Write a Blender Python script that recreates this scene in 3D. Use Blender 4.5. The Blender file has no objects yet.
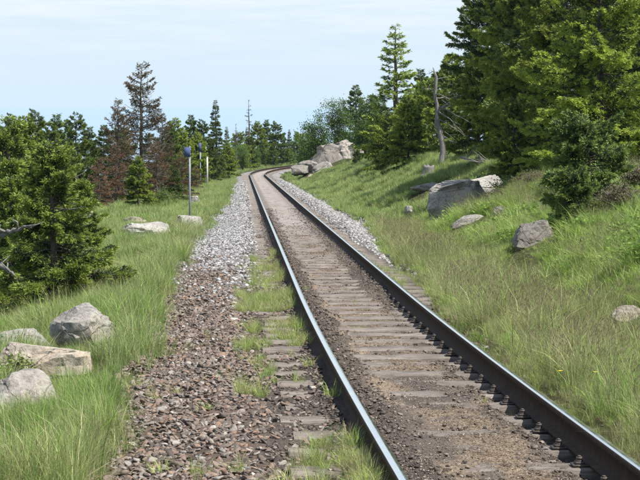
import bpy, bmesh, math, random
import numpy as np
from mathutils import Vector, noise as mnoise

# ------------------------------------------------------------------ camera, sky, sun
F = 2150.0                      # focal length in pixels of the 640 px wide photograph
HORIZON = 110.0                 # image row of the true horizon
CAM_H = 1.36                    # above the rail heads (extrapolated under the camera)
PITCH = math.atan((240.0 - HORIZON) / F)
GRADE = -(155.0 - HORIZON) / F  # the line descends away from the camera
SC = bpy.context.scene
COL = SC.collection

cam = bpy.data.cameras.new('camera')
cam.sensor_width = 36.0
cam.lens = 36.0 * F / 640.0
cam.clip_start = 0.1
cam.clip_end = 200000.0
cam_o = bpy.data.objects.new('camera', cam)
cam_o.location = (0, 0, CAM_H)
cam_o.rotation_euler = (math.radians(90) - PITCH, 0, 0)
COL.objects.link(cam_o)
SC.camera = cam_o

SUN_EL = math.radians(57)
SUN_AZ = math.radians(122)       # clockwise from +Y (viewing direction) towards +X
world = bpy.data.worlds.new('World')
SC.world = world
world.use_nodes = True
wn, wl = world.node_tree.nodes, world.node_tree.links
wn.clear()
sky = wn.new('ShaderNodeTexSky')
sky.sky_type = 'NISHITA'
sky.sun_disc = False
sky.sun_elevation = SUN_EL
sky.sun_rotation = SUN_AZ
sky.altitude = 1100
sky.air_density = 1.3
sky.dust_density = 0.6
sky.ozone_density = 2.2
# thin cirrus streaks: a layer of cloud seen at low elevation
tc = wn.new('ShaderNodeTexCoord')
sep = wn.new('ShaderNodeSeparateXYZ')
wl.new(tc.outputs['Generated'], sep.inputs[0])
mp = wn.new('ShaderNodeMapping')
mp.inputs['Scale'].default_value = (9, 9, 95)
mp.inputs['Location'].default_value = (3.3, 0.4, 0.7)
wl.new(tc.outputs['Generated'], mp.inputs['Vector'])
cn = wn.new('ShaderNodeTexNoise')
cn.inputs['Scale'].default_value = 1.6
cn.inputs['Detail'].default_value = 7
cn.inputs['Roughness'].default_value = 0.6
wl.new(mp.outputs[0], cn.inputs['Vector'])
cr = wn.new('ShaderNodeMapRange')
cr.inputs['From Min'].default_value = 0.40
cr.inputs['From Max'].default_value = 0.75
cr.inputs['To Max'].default_value = 0.9
wl.new(cn.outputs['Fac'], cr.inputs['Value'])
up = wn.new('ShaderNodeMapRange')       # clouds thin out towards the horizon haze
up.inputs['From Min'].default_value = 0.012
up.inputs['From Max'].default_value = 0.045
wl.new(sep.outputs['Z'], up.inputs['Value'])
cm = wn.new('ShaderNodeMath'); cm.operation = 'MULTIPLY'
wl.new(cr.outputs[0], cm.inputs[0]); wl.new(up.outputs[0], cm.inputs[1])
mixc = wn.new('ShaderNodeMix'); mixc.data_type = 'RGBA'
wl.new(cm.outputs[0], mixc.inputs['Factor'])
tint = wn.new('ShaderNodeMix'); tint.data_type = 'RGBA'; tint.blend_type = 'MULTIPLY'
tint.inputs['Factor'].default_value = 1.0
tint.inputs['B'].default_value = (1.0, 1.0, 1.0, 1)
hz = wn.new('ShaderNodeMapRange')       # pale summer haze thickening towards the horizon, all round
hz.interpolation_type = 'SMOOTHSTEP'
hz.inputs['From Min'].default_value = 0.0
hz.inputs['From Max'].default_value = 0.35
hz.inputs['To Min'].default_value = 1.0
hz.inputs['To Max'].default_value = 0.0
wl.new(sep.outputs['Z'], hz.inputs['Value'])
hmix = wn.new('ShaderNodeMix'); hmix.data_type = 'RGBA'
wl.new(hz.outputs[0], hmix.inputs['Factor'])
wl.new(sky.outputs[0], hmix.inputs['A'])
hmix.inputs['B'].default_value = (4.45, 5.4, 6.15, 1)
wl.new(hmix.outputs['Result'], tint.inputs['A'])
wl.new(tint.outputs['Result'], mixc.inputs['A'])
mixc.inputs['B'].default_value = (5.9, 6.2, 6.5, 1)
bgn = wn.new('ShaderNodeBackground')
bgn.inputs['Strength'].default_value = 0.10
wl.new(mixc.outputs['Result'], bgn.inputs['Color'])
wo = wn.new('ShaderNodeOutputWorld')
wl.new(bgn.outputs[0], wo.inputs['Surface'])

sl = bpy.data.lights.new('sun', 'SUN')
sl.energy = 5.0
sl.angle = math.radians(0.6)
sl.color = (1.0, 0.95, 0.87)
sun_o = bpy.data.objects.new('sun', sl)
to_sun = Vector((math.sin(SUN_AZ) * math.cos(SUN_EL), math.cos(SUN_AZ) * math.cos(SUN_EL), math.sin(SUN_EL)))
sun_o.rotation_euler = (-to_sun).to_track_quat('-Z', 'Y').to_euler()
sun_o.location = (20, 10, 40)
COL.objects.link(sun_o)

SC.view_settings.view_transform = 'Standard'
SC.view_settings.look = 'None'
SC.view_settings.exposure = 0.68
SC.view_settings.gamma = 1.0
SC.view_settings.use_curve_mapping = False
SC.render.engine = 'CYCLES'
cy = SC.cycles
cy.use_denoising = True
cy.max_bounces = 6
cy.diffuse_bounces = 3
cy.glossy_bounces = 2
cy.transmission_bounces = 4
cy.transparent_max_bounces = 6
cy.volume_bounces = 3

# ------------------------------------------------------------------ helpers
RNG = np.random.default_rng(7)

def _hash(ix, iy, seed):
    h = (ix.astype(np.int64) * 374761393 + iy.astype(np.int64) * 668265263 + seed * 974634777) & 0xffffffff
    h = ((h ^ (h >> 13)) * 1274126177) & 0xffffffff
    return ((h ^ (h >> 16)) & 0xffff) / 65535.0

def vnoise(x, y, seed=0):
    x = np.asarray(x, float); y = np.asarray(y, float)
    ix = np.floor(x); iy = np.floor(y)
    fx = x - ix; fy = y - iy
    fx = fx * fx * (3 - 2 * fx); fy = fy * fy * (3 - 2 * fy)
    a = _hash(ix, iy, seed); b = _hash(ix + 1, iy, seed)
    c = _hash(ix, iy + 1, seed); d = _hash(ix + 1, iy + 1, seed)
    return (a * (1 - fx) + b * fx) * (1 - fy) + (c * (1 - fx) + d * fx) * fy - 0.5

def fbm(x, y, seed=0, oct=3):
    s = 0; a = 1.0; f = 1.0
    for o in range(oct):
        s = s + a * vnoise(np.asarray(x) * f, np.asarray(y) * f, seed + o * 17)
        a *= 0.5; f *= 2.1
    return s

def sstep(a, b, x):
    t = np.clip((np.asarray(x, float) - a) / (b - a), 0, 1)
    return t * t * (3 - 2 * t)

def track_x(y):
    y = np.asarray(y, float)
    x = 0.0907 - 0.0365 * (y - 27.85)
    x = x + 6e-4 * np.clip(22 - y, 0, None) ** 2
    return x + np.clip(y - 150, 0, None) ** 2 / (2 * 150.0)

def track_z(y):
    y = np.asarray(y, float)
    k = np.clip(y - 143, 0, 14)
    return GRADE * np.minimum(y, 143) + GRADE * k + (-0.006 - GRADE) * k * k / 28 - 0.006 * np.clip(y - 157, 0, None)

def right_edge(y):      # lateral offset where the ballast ends on the right
    return 0.64 + 0.45 * sstep(19, 27, y) + 0.55 * sstep(27, 52, y) + 0.12 * vnoise(np.asarray(y) * 0.6, 9.0, 15) * sstep(19, 27, y)

def left_edge(y):
    return -2.02 + 0.42 * sstep(32, 80, y) + 0.28 * vnoise(np.asarray(y) * 0.55, 3.0, 5) + 0.14 * vnoise(np.asarray(y) * 1.7, 8.0, 6)

def ground(x, y):
    x = np.asarray(x, float); y = np.asarray(y, float)
    yc = np.clip(y, -20, 215)
    u = x - track_x(yc)
    base = track_z(yc)
    # right bank
    foot = 2.35 + 0.35 * vnoise(yc * 0.09, 1.5, 3)
    r = np.clip(u - foot, 0, None)
    rise = 0.40 * np.minimum(r, 2.9) + 0.06 * np.clip(r - 2.9, 0, 12) - 0.12 * np.clip(r - 18, 0, None)
    rise = rise * (1 + 0.16 * sstep(42, 60, yc) * (1 - sstep(85, 110, yc)))
    rise = rise * (1 - 0.35 * sstep(150, 190, yc))
    # left verge, dropping off
    l = np.clip(-u - 1.95, 0, None)
    sl_ = 0.21 - 0.16 * sstep(26, 52, yc)
    drop = sl_ * np.minimum(l, 6) + 0.10 * np.clip(l - 6, 0, None) + 0.004 * np.clip(l - 12, 0, 200) ** 2
    z = base - 0.19 + rise - drop
    z = z + np.where(np.abs(u) > 1.6, 1, 0.3) * 0.0
    amp = sstep(1.9, 3.2, np.abs(u))
    z = z + amp * (0.22 * (1 + 0.5 * (u > 2.5)) * fbm(x * 0.42, y * 0.30, 11) + 0.07 * vnoise(x * 1.7, y * 1.3, 23))
    # the ground under the ballast lies a little lower
    inb = sstep(left_edge(yc) - 0.02, left_edge(yc) + 0.16, u) * (1 - sstep(right_edge(yc) - 0.15, right_edge(yc) + 0.2, u))
    z = z - 0.17 * inb + 0.115 * (1 - sstep(20, 27, yc)) * sstep(0.56, 0.64, u) * (1 - sstep(1.1, 1.6, u))
    # the summit falls away far behind
    far = np.clip(y - 215, 0, None)
    side = np.clip(np.abs(x) - 60, 0, None)
    back = np.clip(-15 - y, 0, None)
    rr = np.sqrt(far ** 2 + side ** 2 + back ** 2)
    fall = 0.22 * rr
    z = np.maximum(z - fall, -700.0 + 12 * vnoise(x * 0.0004, y * 0.0004, 9))
    return z

def at(px, py, d):
    a = (px - 320.0) / F; b = (240.0 - py) / F
    cp, sp = math.cos(PITCH), math.sin(PITCH)
    v = Vector((a, cp + b * sp, -sp + b * cp))
    v *= d / v.y
    return Vector((v.x, v.y, CAM_H + v.z))

def on_ground(px, d):
    x = (px - 320.0) / F * d * 1.002
    return Vector((x, d, float(ground(x, d))))

def ground_px(px, py, d0=8.0, d1=230.0):
    ds = np.arange(d0, d1, 0.05)
    a = (px - 320.0) / F; b = (240.0 - py) / F
    cp, sp = math.cos(PITCH), math.sin(PITCH)
    vy = cp + b * sp
    xs = a / vy * ds; zs = CAM_H + (-sp + b * cp) / vy * ds
    hit = np.nonzero(zs <= ground(xs, ds))[0]
    i = hit[0] if len(hit) else len(ds) - 1
    return Vector((xs[i], ds[i], float(ground(xs[i], ds[i]))))

def tag(o, label=None, cat=None, group=None, kind=None):
    if label: o['label'] = label
    if cat: o['category'] = cat
    if group: o['group'] = group
    if kind: o['kind'] = kind
    return o

def empty(name, loc, rz=0.0):
    o = bpy.data.objects.new(name, None)
    o.location = loc
    o.rotation_euler = (0, 0, rz)
    o.empty_display_size = 0.2
    COL.objects.link(o)
    return o

def link(name, me, parent=None, m=None):
    if m is not None and len(me.materials) == 0:
        me.materials.append(m)
    o = bpy.data.objects.new(name, me)
    COL.objects.link(o)
    if parent is not None:
        o.parent = parent
    return o

def np_mesh(name, V, quads=None, tris=None, smooth=False):
    me = bpy.data.meshes.new(name)
    V = np.asarray(V, np.float32)
    nq = 0 if quads is None else len(quads)
    nt = 0 if tris is None else len(tris)
    me.vertices.add(len(V))
    me.vertices.foreach_set('co', V.ravel())
    parts = []
    if nq: parts.append(np.asarray(quads, np.int32).ravel())
    if nt: parts.append(np.asarray(tris, np.int32).ravel())
    loops = np.concatenate(parts)
    me.loops.add(len(loops))
    me.loops.foreach_set('vertex_index', loops)
    me.polygons.add(nq + nt)
    st = np.concatenate([np.arange(nq) * 4, nq * 4 + np.arange(nt) * 3]).astype(np.int32)
    me.polygons.foreach_set('loop_start', st)
    if smooth:
        me.polygons.foreach_set('use_smooth', np.ones(nq + nt, bool))
    me.update(calc_edges=True)
    return me

def vcol(me, name, C):
    C = np.asarray(C, np.float32)
    if C.shape[1] == 3:
        C = np.concatenate([C, np.ones((len(C), 1), np.float32)], 1)
    at_ = me.attributes.new(name, 'FLOAT_COLOR', 'POINT')
    at_.data.foreach_set('color', C.ravel())

def tube(pts, rad, seg=8, cap=True):
    """tapered tube along points -> (V, quads, tris)"""
    P = np.asarray(pts, float); n = len(P)
    T = np.gradient(P, axis=0); T /= np.linalg.norm(T, axis=1)[:, None] + 1e-9
    ref = np.array([0.31, 0.95, 0.05])
    A = np.cross(T, ref); A /= np.linalg.norm(A, axis=1)[:, None] + 1e-9
    B = np.cross(T, A)
    th = np.arange(seg) / seg * 2 * np.pi
    V = P[:, None, :] + np.asarray(rad, float)[:, None, None] * (A[:, None, :] * np.cos(th)[None, :, None] + B[:, None, :] * np.sin(th)[None, :, None])
    V = V.reshape(-1, 3)
    i = np.arange(n - 1)[:, None] * seg; j = np.arange(seg)[None, :]; k = (j + 1) % seg
    Q = np.stack([i + j, i + k, i + seg + k, i + seg + j], -1).reshape(-1, 4)
    Tt = np.zeros((0, 3), int)
    if cap:
        c = len(V); V = np.vstack([V, P[0], P[-1]])
        jj = np.arange(seg); kk = (jj + 1) % seg
        Tt = np.vstack([np.stack([np.full(seg, c), kk, jj], 1), np.stack([np.full(seg, c + 1), (n - 1) * seg + jj, (n - 1) * seg + kk], 1)])
    return V, Q, Tt

class Acc:
    def __init__(s): s.V = []; s.Q = []; s.T = []; s.C = []; s.n = 0
    def add(s, V, Q=None, T=None, C=None):
        s.V.append(np.asarray(V, float))
        if Q is not None and len(Q): s.Q.append(np.asarray(Q) + s.n)
        if T is not None and len(T): s.T.append(np.asarray(T) + s.n)
        if C is not None:
            C = np.asarray(C, float)
            s.C.append(np.broadcast_to(C, (len(V), 3)) if C.ndim == 1 else C)
        s.n += len(V)
    def mesh(s, name, smooth=False):
        me = np_mesh(name, np.vstack(s.V), np.vstack(s.Q) if s.Q else None, np.vstack(s.T) if s.T else None, smooth)
        if s.C: vcol(me, 'col', np.vstack(s.C))
        return me

def box(x0, x1, y0, y1, z0, z1):
    V = [(x, y, z) for z in (z0, z1) for y in (y0, y1) for x in (x0, x1)]
    Q = [(0, 2, 3, 1), (4, 5, 7, 6), (0, 1, 5, 4), (2, 6, 7, 3), (0, 4, 6, 2), (1, 3, 7, 5)]
    return np.array(V, float), np.array(Q)

# ------------------------------------------------------------------ materials
def new_mat(name):
    m = bpy.data.materials.new(name)
    m.use_nodes = True
    nt = m.node_tree
    nt.nodes.clear()
    out = nt.nodes.new('ShaderNodeOutputMaterial')
    return m, nt.nodes, nt.links, out

def nnoise(N, L, scale, detail=4, rough=0.55, coord=None, dist=0.0):
    n = N.new('ShaderNodeTexNoise')
    n.inputs['Scale'].default_value = scale
    n.inputs['Detail'].default_value = detail
    n.inputs['Roughness'].default_value = rough
    n.inputs['Distortion'].default_value = dist
    if coord is not None: L.new(coord, n.inputs['Vector'])
    return n

def nramp(N, L, fac, stops):
    r = N.new('ShaderNodeValToRGB')
    e = r.color_ramp.elements
    while len(e) < len(stops): e.new(0.5)
    for i, (p, c) in enumerate(stops):
        e[i].position = p
        e[i].color = (c[0], c[1], c[2], 1)
    L.new(fac, r.inputs[0])
    return r

def nmix(N, L, fac, a, b, mode='MIX'):
    m = N.new('ShaderNodeMix'); m.data_type = 'RGBA'; m.blend_type = mode
    for s, v in (('Factor', fac), ('A', a), ('B', b)):
        if isinstance(v, (int, float)): m.inputs[s].default_value = v
        elif isinstance(v, tuple): m.inputs[s].default_value = (v[0], v[1], v[2], 1)
        else: L.new(v, m.inputs[s])
    return m.outputs['Result']

def nbump(N, L, h, strength, dist):
    b = N.new('ShaderNodeBump')
    b.inputs['Strength'].default_value = strength
    b.inputs['Distance'].default_value = dist
    L.new(h, b.inputs['Height'])
    return b.outputs[0]

def principled(N, L, out, color, rough=0.8, metal=0.0, normal=None, spec=0.3):
    p = N.new('ShaderNodeBsdfPrincipled')
    if isinstance(color, tuple): p.inputs['Base Color'].default_value = (*color, 1)
    else: L.new(color, p.inputs['Base Color'])
    if isinstance(rough, float): p.inputs['Roughness'].default_value = rough
    else: L.new(rough, p.inputs['Roughness'])
    p.inputs['Metallic'].default_value = metal
    p.inputs['Specular IOR Level'].default_value = spec
    if normal is not None: L.new(normal, p.inputs['Normal'])
    L.new(p.outputs[0], out.inputs['Surface'])
    return p

def mat_ground():
    m, N, L, out = new_mat('meadow_soil')
    g = N.new('ShaderNodeNewGeometry')
    n1 = nnoise(N, L, 0.7, 5, coord=g.outputs['Position'])
    n2 = nnoise(N, L, 9, 5, coord=g.outputs['Position'])
    c1 = nramp(N, L, n1.outputs['Fac'], [(0.35, (0.045, 0.052, 0.022)), (0.55, (0.06, 0.07, 0.028)), (0.7, (0.075, 0.062, 0.038))])
    c2 = nramp(N, L, n2.outputs['Fac'], [(0.3, (0.45, 0.4, 0.35)), (0.7, (1.25, 1.2, 1.1))])
    c = nmix(N, L, 1.0, c1.outputs[0], c2.outputs[0], 'MULTIPLY')
    principled(N, L, out, c, 0.95, normal=nbump(N, L, n2.outputs['Fac'], 0.6, 0.05), spec=0.1)
    return m

def mat_bed():
    m, N, L, out = new_mat('ballast_soil')
    g = N.new('ShaderNodeNewGeometry')
    a = N.new('ShaderNodeAttribute'); a.attribute_name = 'col'
    n1 = nnoise(N, L, 55, 6, 0.7, g.outputs['Position'])
    n2 = nnoise(N, L, 4, 5, 0.6, g.outputs['Position'])
    v = N.new('ShaderNodeTexVoronoi'); v.inputs['Scale'].default_value = 30
    L.new(g.outputs['Position'], v.inputs['Vector'])
    k = nramp(N, L, n1.outputs['Fac'], [(0.3, (0.35, 0.33, 0.32)), (0.55, (0.95, 0.95, 0.95)), (0.75, (1.7, 1.65, 1.55))])
    k2 = nramp(N, L, n2.outputs['Fac'], [(0.3, (0.75, 0.74, 0.73)), (0.7, (1.2, 1.18, 1.15))])
    c = nmix(N, L, 1.0, a.outputs['Color'], k.outputs[0], 'MULTIPLY')
    c = nmix(N, L, 1.0, c, k2.outputs[0], 'MULTIPLY')
    b = nbump(N, L, n1.outputs['Fac'], 0.8, 0.03)
    principled(N, L, out, c, 0.95, normal=b, spec=0.15)
    return m

def mat_stone(name, cols, rough=0.9):
    """ballast stones: colour by instance"""
    m, N, L, out = new_mat(name)
    oi = N.new('ShaderNodeObjectInfo')
    g = N.new('ShaderNodeNewGeometry')
    n = nnoise(N, L, 40, 4, 0.6, g.outputs['Position'])
    r = nramp(N, L, oi.outputs['Random'], cols)
    k = nramp(N, L, n.outputs['Fac'], [(0.3, (0.6, 0.6, 0.6)), (0.7, (1.35, 1.33, 1.3))])
    c = nmix(N, L, 1.0, r.outputs[0], k.outputs[0], 'MULTIPLY')
    principled(N, L, out, c, rough, spec=0.2)
    return m

def mat_granite(name, base, warm, dark, lichen=0.5):
    m, N, L, out = new_mat(name)
    t = N.new('ShaderNodeTexCoord')
    n1 = nnoise(N, L, 1.6, 6, 0.6, t.outputs['Object'])
    n2 = nnoise(N, L, 26, 6, 0.7, t.outputs['Object'])
    n3 = nnoise(N, L, 5, 8, 0.7, t.outputs['Object'], 0.6)
    c1 = nramp(N, L, n1.outputs['Fac'], [(0.3, dark), (0.5, base), (0.72, warm)])
    c2 = nramp(N, L, n2.outputs['Fac'], [(0.28, (0.45, 0.44, 0.43)), (0.5, (1, 1, 1)), (0.72, (1.35, 1.33, 1.3))])
    c = nmix(N, L, 1.0, c1.outputs[0], c2.outputs[0], 'MULTIPLY')
    li = nramp(N, L, n3.outputs['Fac'], [(0.52, (0, 0, 0)), (0.60, (lichen, lichen, lichen))])
    c = nmix(N, L, li.outputs[0], c, (0.36, 0.37, 0.31))
    d = nramp(N, L, n3.outputs['Fac'], [(0.30, (0.6, 0.6, 0.6)), (0.40, (0, 0, 0))])
    c = nmix(N, L, d.outputs[0], c, (0.09, 0.085, 0.07))
    vo = N.new('ShaderNodeTexVoronoi'); vo.feature = 'DISTANCE_TO_EDGE'; vo.inputs['Scale'].default_value = 2.3
    wa = N.new('ShaderNodeVectorMath'); wa.operation = 'MULTIPLY_ADD'
    wa.inputs[1].default_value = (0.35, 0.35, 0.35)
    L.new(n1.outputs['Color'], wa.inputs[0]); L.new(t.outputs['Object'], wa.inputs[2])
    L.new(wa.outputs[0], vo.inputs['Vector'])
    ck = nramp(N, L, vo.outputs['Distance'], [(0.0, (0.38, 0.38, 0.38)), (0.018, (0, 0, 0))])
    c = nmix(N, L, ck.outputs[0], c, (0.07, 0.063, 0.052))
    h = nmix(N, L, 0.4, n3.outputs['Fac'], n2.outputs['Fac'])
    h = nmix(N, L, ck.outputs[0], h, (0.0, 0.0, 0.0))
    principled(N, L, out, c, 0.93, normal=nbump(N, L, h, 0.9, 0.04), spec=0.2)
    return m

def mat_foliage(name, trans=0.3, rough=0.6, gain=1.0, inst=False):
    """leaf colour from the mesh attribute, light passing through thin leaves"""
    m, N, L, out = new_mat(name)
    a = N.new('ShaderNodeAttribute'); a.attribute_name = 'col'
    oi = N.new('ShaderNodeObjectInfo')
    h = N.new('ShaderNodeHueSaturation')
    L.new(a.outputs['Color'], h.inputs['Color'])
    mr = N.new('ShaderNodeMapRange')
    mr.inputs['To Min'].default_value = 0.78 * gain
    mr.inputs['To Max'].default_value = 1.22 * gain
    L.new(oi.outputs['Random'], mr.inputs['Value'])
    L.new(mr.outputs[0], h.inputs['Value'])
    c = h.outputs[0]
    if inst:
        ti = N.new('ShaderNodeAttribute'); ti.attribute_name = 'tint'; ti.attribute_type = 'INSTANCER'
        bw = N.new('ShaderNodeRGBToBW'); L.new(c, bw.inputs[0])
        dry = nmix(N, L, 1.0, bw.outputs[0], (1.55, 1.25, 0.72), 'MULTIPLY')
        c = nmix(N, L, ti.outputs['Fac'], c, dry)
    p = N.new('ShaderNodeBsdfPrincipled')
    L.new(c, p.inputs['Base Color'])
    p.inputs['Roughness'].default_value = rough
    p.inputs['Specular IOR Level'].default_value = 0.25
    t = N.new('ShaderNodeBsdfTranslucent')
    L.new(c, t.inputs['Color'])
    mx = N.new('ShaderNodeMixShader'); mx.inputs[0].default_value = trans
    L.new(p.outputs[0], mx.inputs[1]); L.new(t.outputs[0], mx.inputs[2])
    L.new(mx.outputs[0], out.inputs['Surface'])
    return m

def mat_bark(name, c0, c1):
    m, N, L, out = new_mat(name)
    t = N.new('ShaderNodeTexCoord')
    mp_ = N.new('ShaderNodeMapping'); mp_.inputs['Scale'].default_value = (1, 1, 0.25)
    L.new(t.outputs['Object'], mp_.inputs[0])
    n = nnoise(N, L, 28, 6, 0.65, mp_.outputs[0])
    c = nramp(N, L, n.outputs['Fac'], [(0.3, c0), (0.7, c1)])
    principled(N, L, out, c.outputs[0], 0.92, normal=nbump(N, L, n.outputs['Fac'], 0.8, 0.02), spec=0.15)
    return m

def mat_wood():
    m, N, L, out = new_mat('sleeper_wood')
    t = N.new('ShaderNodeTexCoord')
    oi = N.new('ShaderNodeObjectInfo')
    add = N.new('ShaderNodeVectorMath'); add.operation = 'ADD'
    L.new(t.outputs['Object'], add.inputs[0])
    sc_ = N.new('ShaderNodeVectorMath'); sc_.operation = 'SCALE'; sc_.inputs[0].default_value = (31, 17, 9)
    L.new(oi.outputs['Random'], sc_.inputs['Scale']); L.new(sc_.outputs[0], add.inputs[1])
    mp_ = N.new('ShaderNodeMapping'); mp_.inputs['Scale'].default_value = (1.2, 22, 22)
    L.new(add.outputs[0], mp_.inputs[0])
    n = nnoise(N, L, 3, 6, 0.7, mp_.outputs[0])
    n2 = nnoise(N, L, 5, 4, 0.6, add.outputs[0])
    c = nramp(N, L, n.outputs['Fac'], [(0.3, (0.11, 0.093, 0.082)), (0.5, (0.24, 0.212, 0.19)), (0.72, (0.36, 0.33, 0.295))])
    k = nramp(N, L, n2.outputs['Fac'], [(0.35, (0.7, 0.68, 0.66)), (0.65, (1.1, 1.08, 1.05))])
    cc = nmix(N, L, 1.0, c.outputs[0], k.outputs[0], 'MULTIPLY')
    principled(N, L, out, cc, 0.9, normal=nbump(N, L, n.outputs['Fac'], 0.9, 0.02), spec=0.15)
    return m

def mat_rust():
    m, N, L, out = new_mat('rail_rust')
    g = N.new('ShaderNodeNewGeometry')
    n = nnoise(N, L, 14, 6, 0.7, g.outputs['Position'])
    c = nramp(N, L, n.outputs['Fac'], [(0.3, (0.026, 0.018, 0.012)), (0.55, (0.048, 0.032, 0.021)), (0.75, (0.085, 0.052, 0.032))])
    principled(N, L, out, c.outputs[0], 0.75, 0.0, nbump(N, L, n.outputs['Fac'], 0.5, 0.004), spec=0.08)
    return m

def mat_steel():
    m, N, L, out = new_mat('polished_rail_head')
    g = N.new('ShaderNodeNewGeometry')
    n = nnoise(N, L, 6, 5, 0.6, g.outputs['Position'])
    n2 = nnoise(N, L, 120, 3, 0.6, g.outputs['Position'])
    r = nramp(N, L, n.outputs['Fac'], [(0.3, (0.11, 0.11, 0.11)), (0.7, (0.22, 0.22, 0.22))])
    principled(N, L, out, (0.95, 0.91, 0.87), r.outputs[0], 1.0, nbump(N, L, n2.outputs['Fac'], 0.04, 0.001))
    return m

def mat_plain(name, c0, c1, scale=20, rough=0.6, metal=0.0):
    m, N, L, out = new_mat(name)
    t = N.new('ShaderNodeTexCoord')
    n = nnoise(N, L, scale, 4, 0.6, t.outputs['Object'])
    c = nramp(N, L, n.outputs['Fac'], [(0.3, c0), (0.7, c1)])
    principled(N, L, out, c.outputs[0], rough, metal, nbump(N, L, n.outputs['Fac'], 0.2, 0.003))
    return m

M = dict(
    ground=mat_ground(), bed=mat_bed(), wood=mat_wood(), rust=mat_rust(), steel=mat_steel(),
    stone_red=mat_stone('ballast_brown', [(0.0, (0.08, 0.068, 0.061)), (0.3, (0.145, 0.117, 0.10)), (0.55, (0.195, 0.152, 0.125)), (0.7, (0.225, 0.148, 0.107)), (0.80, (0.20, 0.175, 0.157)), (0.9, (0.235, 0.22, 0.205)), (0.985, (0.29, 0.25, 0.215)), (1.0, (0.47, 0.44, 0.41))]),
    stone_grey=mat_stone('ballast_grey', [(0.0, (0.085, 0.08, 0.077)), (0.25, (0.17, 0.165, 0.165)), (0.7, (0.29, 0.29, 0.295)), (1.0, (0.45, 0.45, 0.45))]),
    stone_dark=mat_stone('ballast_dark', [(0.0, (0.05, 0.042, 0.038)), (0.4, (0.09, 0.075, 0.065)), (0.8, (0.15, 0.125, 0.105)), (1.0, (0.25, 0.21, 0.18))]),
    straw=mat_stone('straw_litter', [(0.0, (0.11, 0.085, 0.062)), (0.5, (0.21, 0.16, 0.115)), (1.0, (0.36, 0.29, 0.21))]),
    grit=mat_stone('fine_grit', [(0.0, (0.07, 0.06, 0.052)), (0.4, (0.16, 0.135, 0.115)), (0.8, (0.27, 0.225, 0.18)), (1.0, (0.42, 0.37, 0.31))]),
    granite=mat_granite('granite_grey', (0.29, 0.27, 0.245), (0.36, 0.31, 0.26), (0.18, 0.167, 0.15)),
    granite_warm=mat_granite('granite_warm', (0.36, 0.315, 0.26), (0.44, 0.35, 0.26), (0.25, 0.215, 0.175), 0.3),
    granite_dark=mat_granite('granite_dark', (0.20, 0.185, 0.165), (0.26, 0.22, 0.19), (0.13, 0.12, 0.105), 0.2),
    granite_pale=mat_granite('granite_pale', (0.35, 0.33, 0.305), (0.41, 0.375, 0.335), (0.24, 0.225, 0.205), 0.4),
    needles=mat_foliage('spruce_needles', 0.32, 0.5, 1.1),
    leaves=mat_foliage('broad_leaves', 0.35, 0.5),
    grass=mat_foliage('grass_blades', 0.38, 0.55, 1.07, True),
    bark=mat_bark('spruce_bark', (0.06, 0.048, 0.04), (0.16, 0.135, 0.115)),
    deadwood=mat_bark('weathered_deadwood', (0.10, 0.095, 0.088), (0.27, 0.258, 0.24)),
    whitewood=mat_bark('bleached_wood', (0.38, 0.36, 0.33), (0.62, 0.60, 0.56)),
    zinc=mat_plain('galvanised_post', (0.22, 0.25, 0.28), (0.33, 0.36, 0.39), 30, 0.6, 0.0),
    signblue=mat_plain('sign_back_blue', (0.05, 0.075, 0.16), (0.08, 0.11, 0.21), 12, 0.85),
    signwhite=mat_plain('sign_white', (0.62, 0.62, 0.6), (0.75, 0.75, 0.73), 12, 0.5),
    concrete=mat_plain('post_foot_concrete', (0.34, 0.35, 0.36), (0.5, 0.51, 0.51), 15, 0.9),
    iron=mat_plain('rusty_iron', (0.05, 0.04, 0.034), (0.12, 0.10, 0.085), 60, 0.7),
    yellow=mat_plain('yellow_petals', (0.70, 0.52, 0.03), (0.8, 0.62, 0.05), 40, 0.6),
)

# ------------------------------------------------------------------ the ground sheet
def axis(lims, grow, far):
    a, b, st = lims
    core = list(np.arange(a, b + 1e-6, st))
    lo, hi = [], []
    s = st; p = b
    while p < far:
        s *= grow; p += s; hi.append(p)
    s = st; p = a
    while p > -far:
        s *= grow; p -= s; lo.append(p)
    return np.array(lo[::-1] + core + hi)

def build_ground():
    xs = axis((-16, 16, 0.22), 1.16, 70000.0)
    ys = np.concatenate([axis((-4, 0, 1.0), 1.5, 70000.0)[:-40] if False else np.array([])])
    y_core = list(np.arange(6, 60, 0.25)) + list(np.arange(60, 222, 0.6))
    s = 0.6; p = y_core[-1]; hi = []
    while p < 70000: s *= 1.17; p += s; hi.append(p)
    s = 0.25; p = 6.0; lo = []
    while p > -70000: s *= 1.3; p -= s; lo.append(p)
    ys = np.array(lo[::-1] + y_core + hi)
    X, Y = np.meshgrid(xs, ys)
    Z = ground(X, Y)
    V = np.stack([X, Y, Z], -1).reshape(-1, 3)
    nx, ny = len(xs), len(ys)
    i = np.arange(ny - 1)[:, None] * nx; j = np.arange(nx - 1)[None, :]
    Q = np.stack([i + j, i + j + 1, i + nx + j + 1, i + nx + j], -1).reshape(-1, 4)
    o = link('ground', np_mesh('ground', V, Q, smooth=True), None, M['ground'])
    tag(o, 'grassy hillside falling away to a distant plain', 'ground', kind='structure')
build_ground()

# track-space frame: points along the centre line
def frame(y):
    y = np.asarray(y, float)
    e = 0.05
    tx = (track_x(y + e) - track_x(y - e)) / (2 * e)
    n = np.sqrt(1 + tx * tx)
    return np.stack([track_x(y), y, track_z(y)], -1), np.stack([1 / n, -tx / n, 0 * y], -1), np.stack([tx / n, 1 / n, 0 * y], -1)

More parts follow.
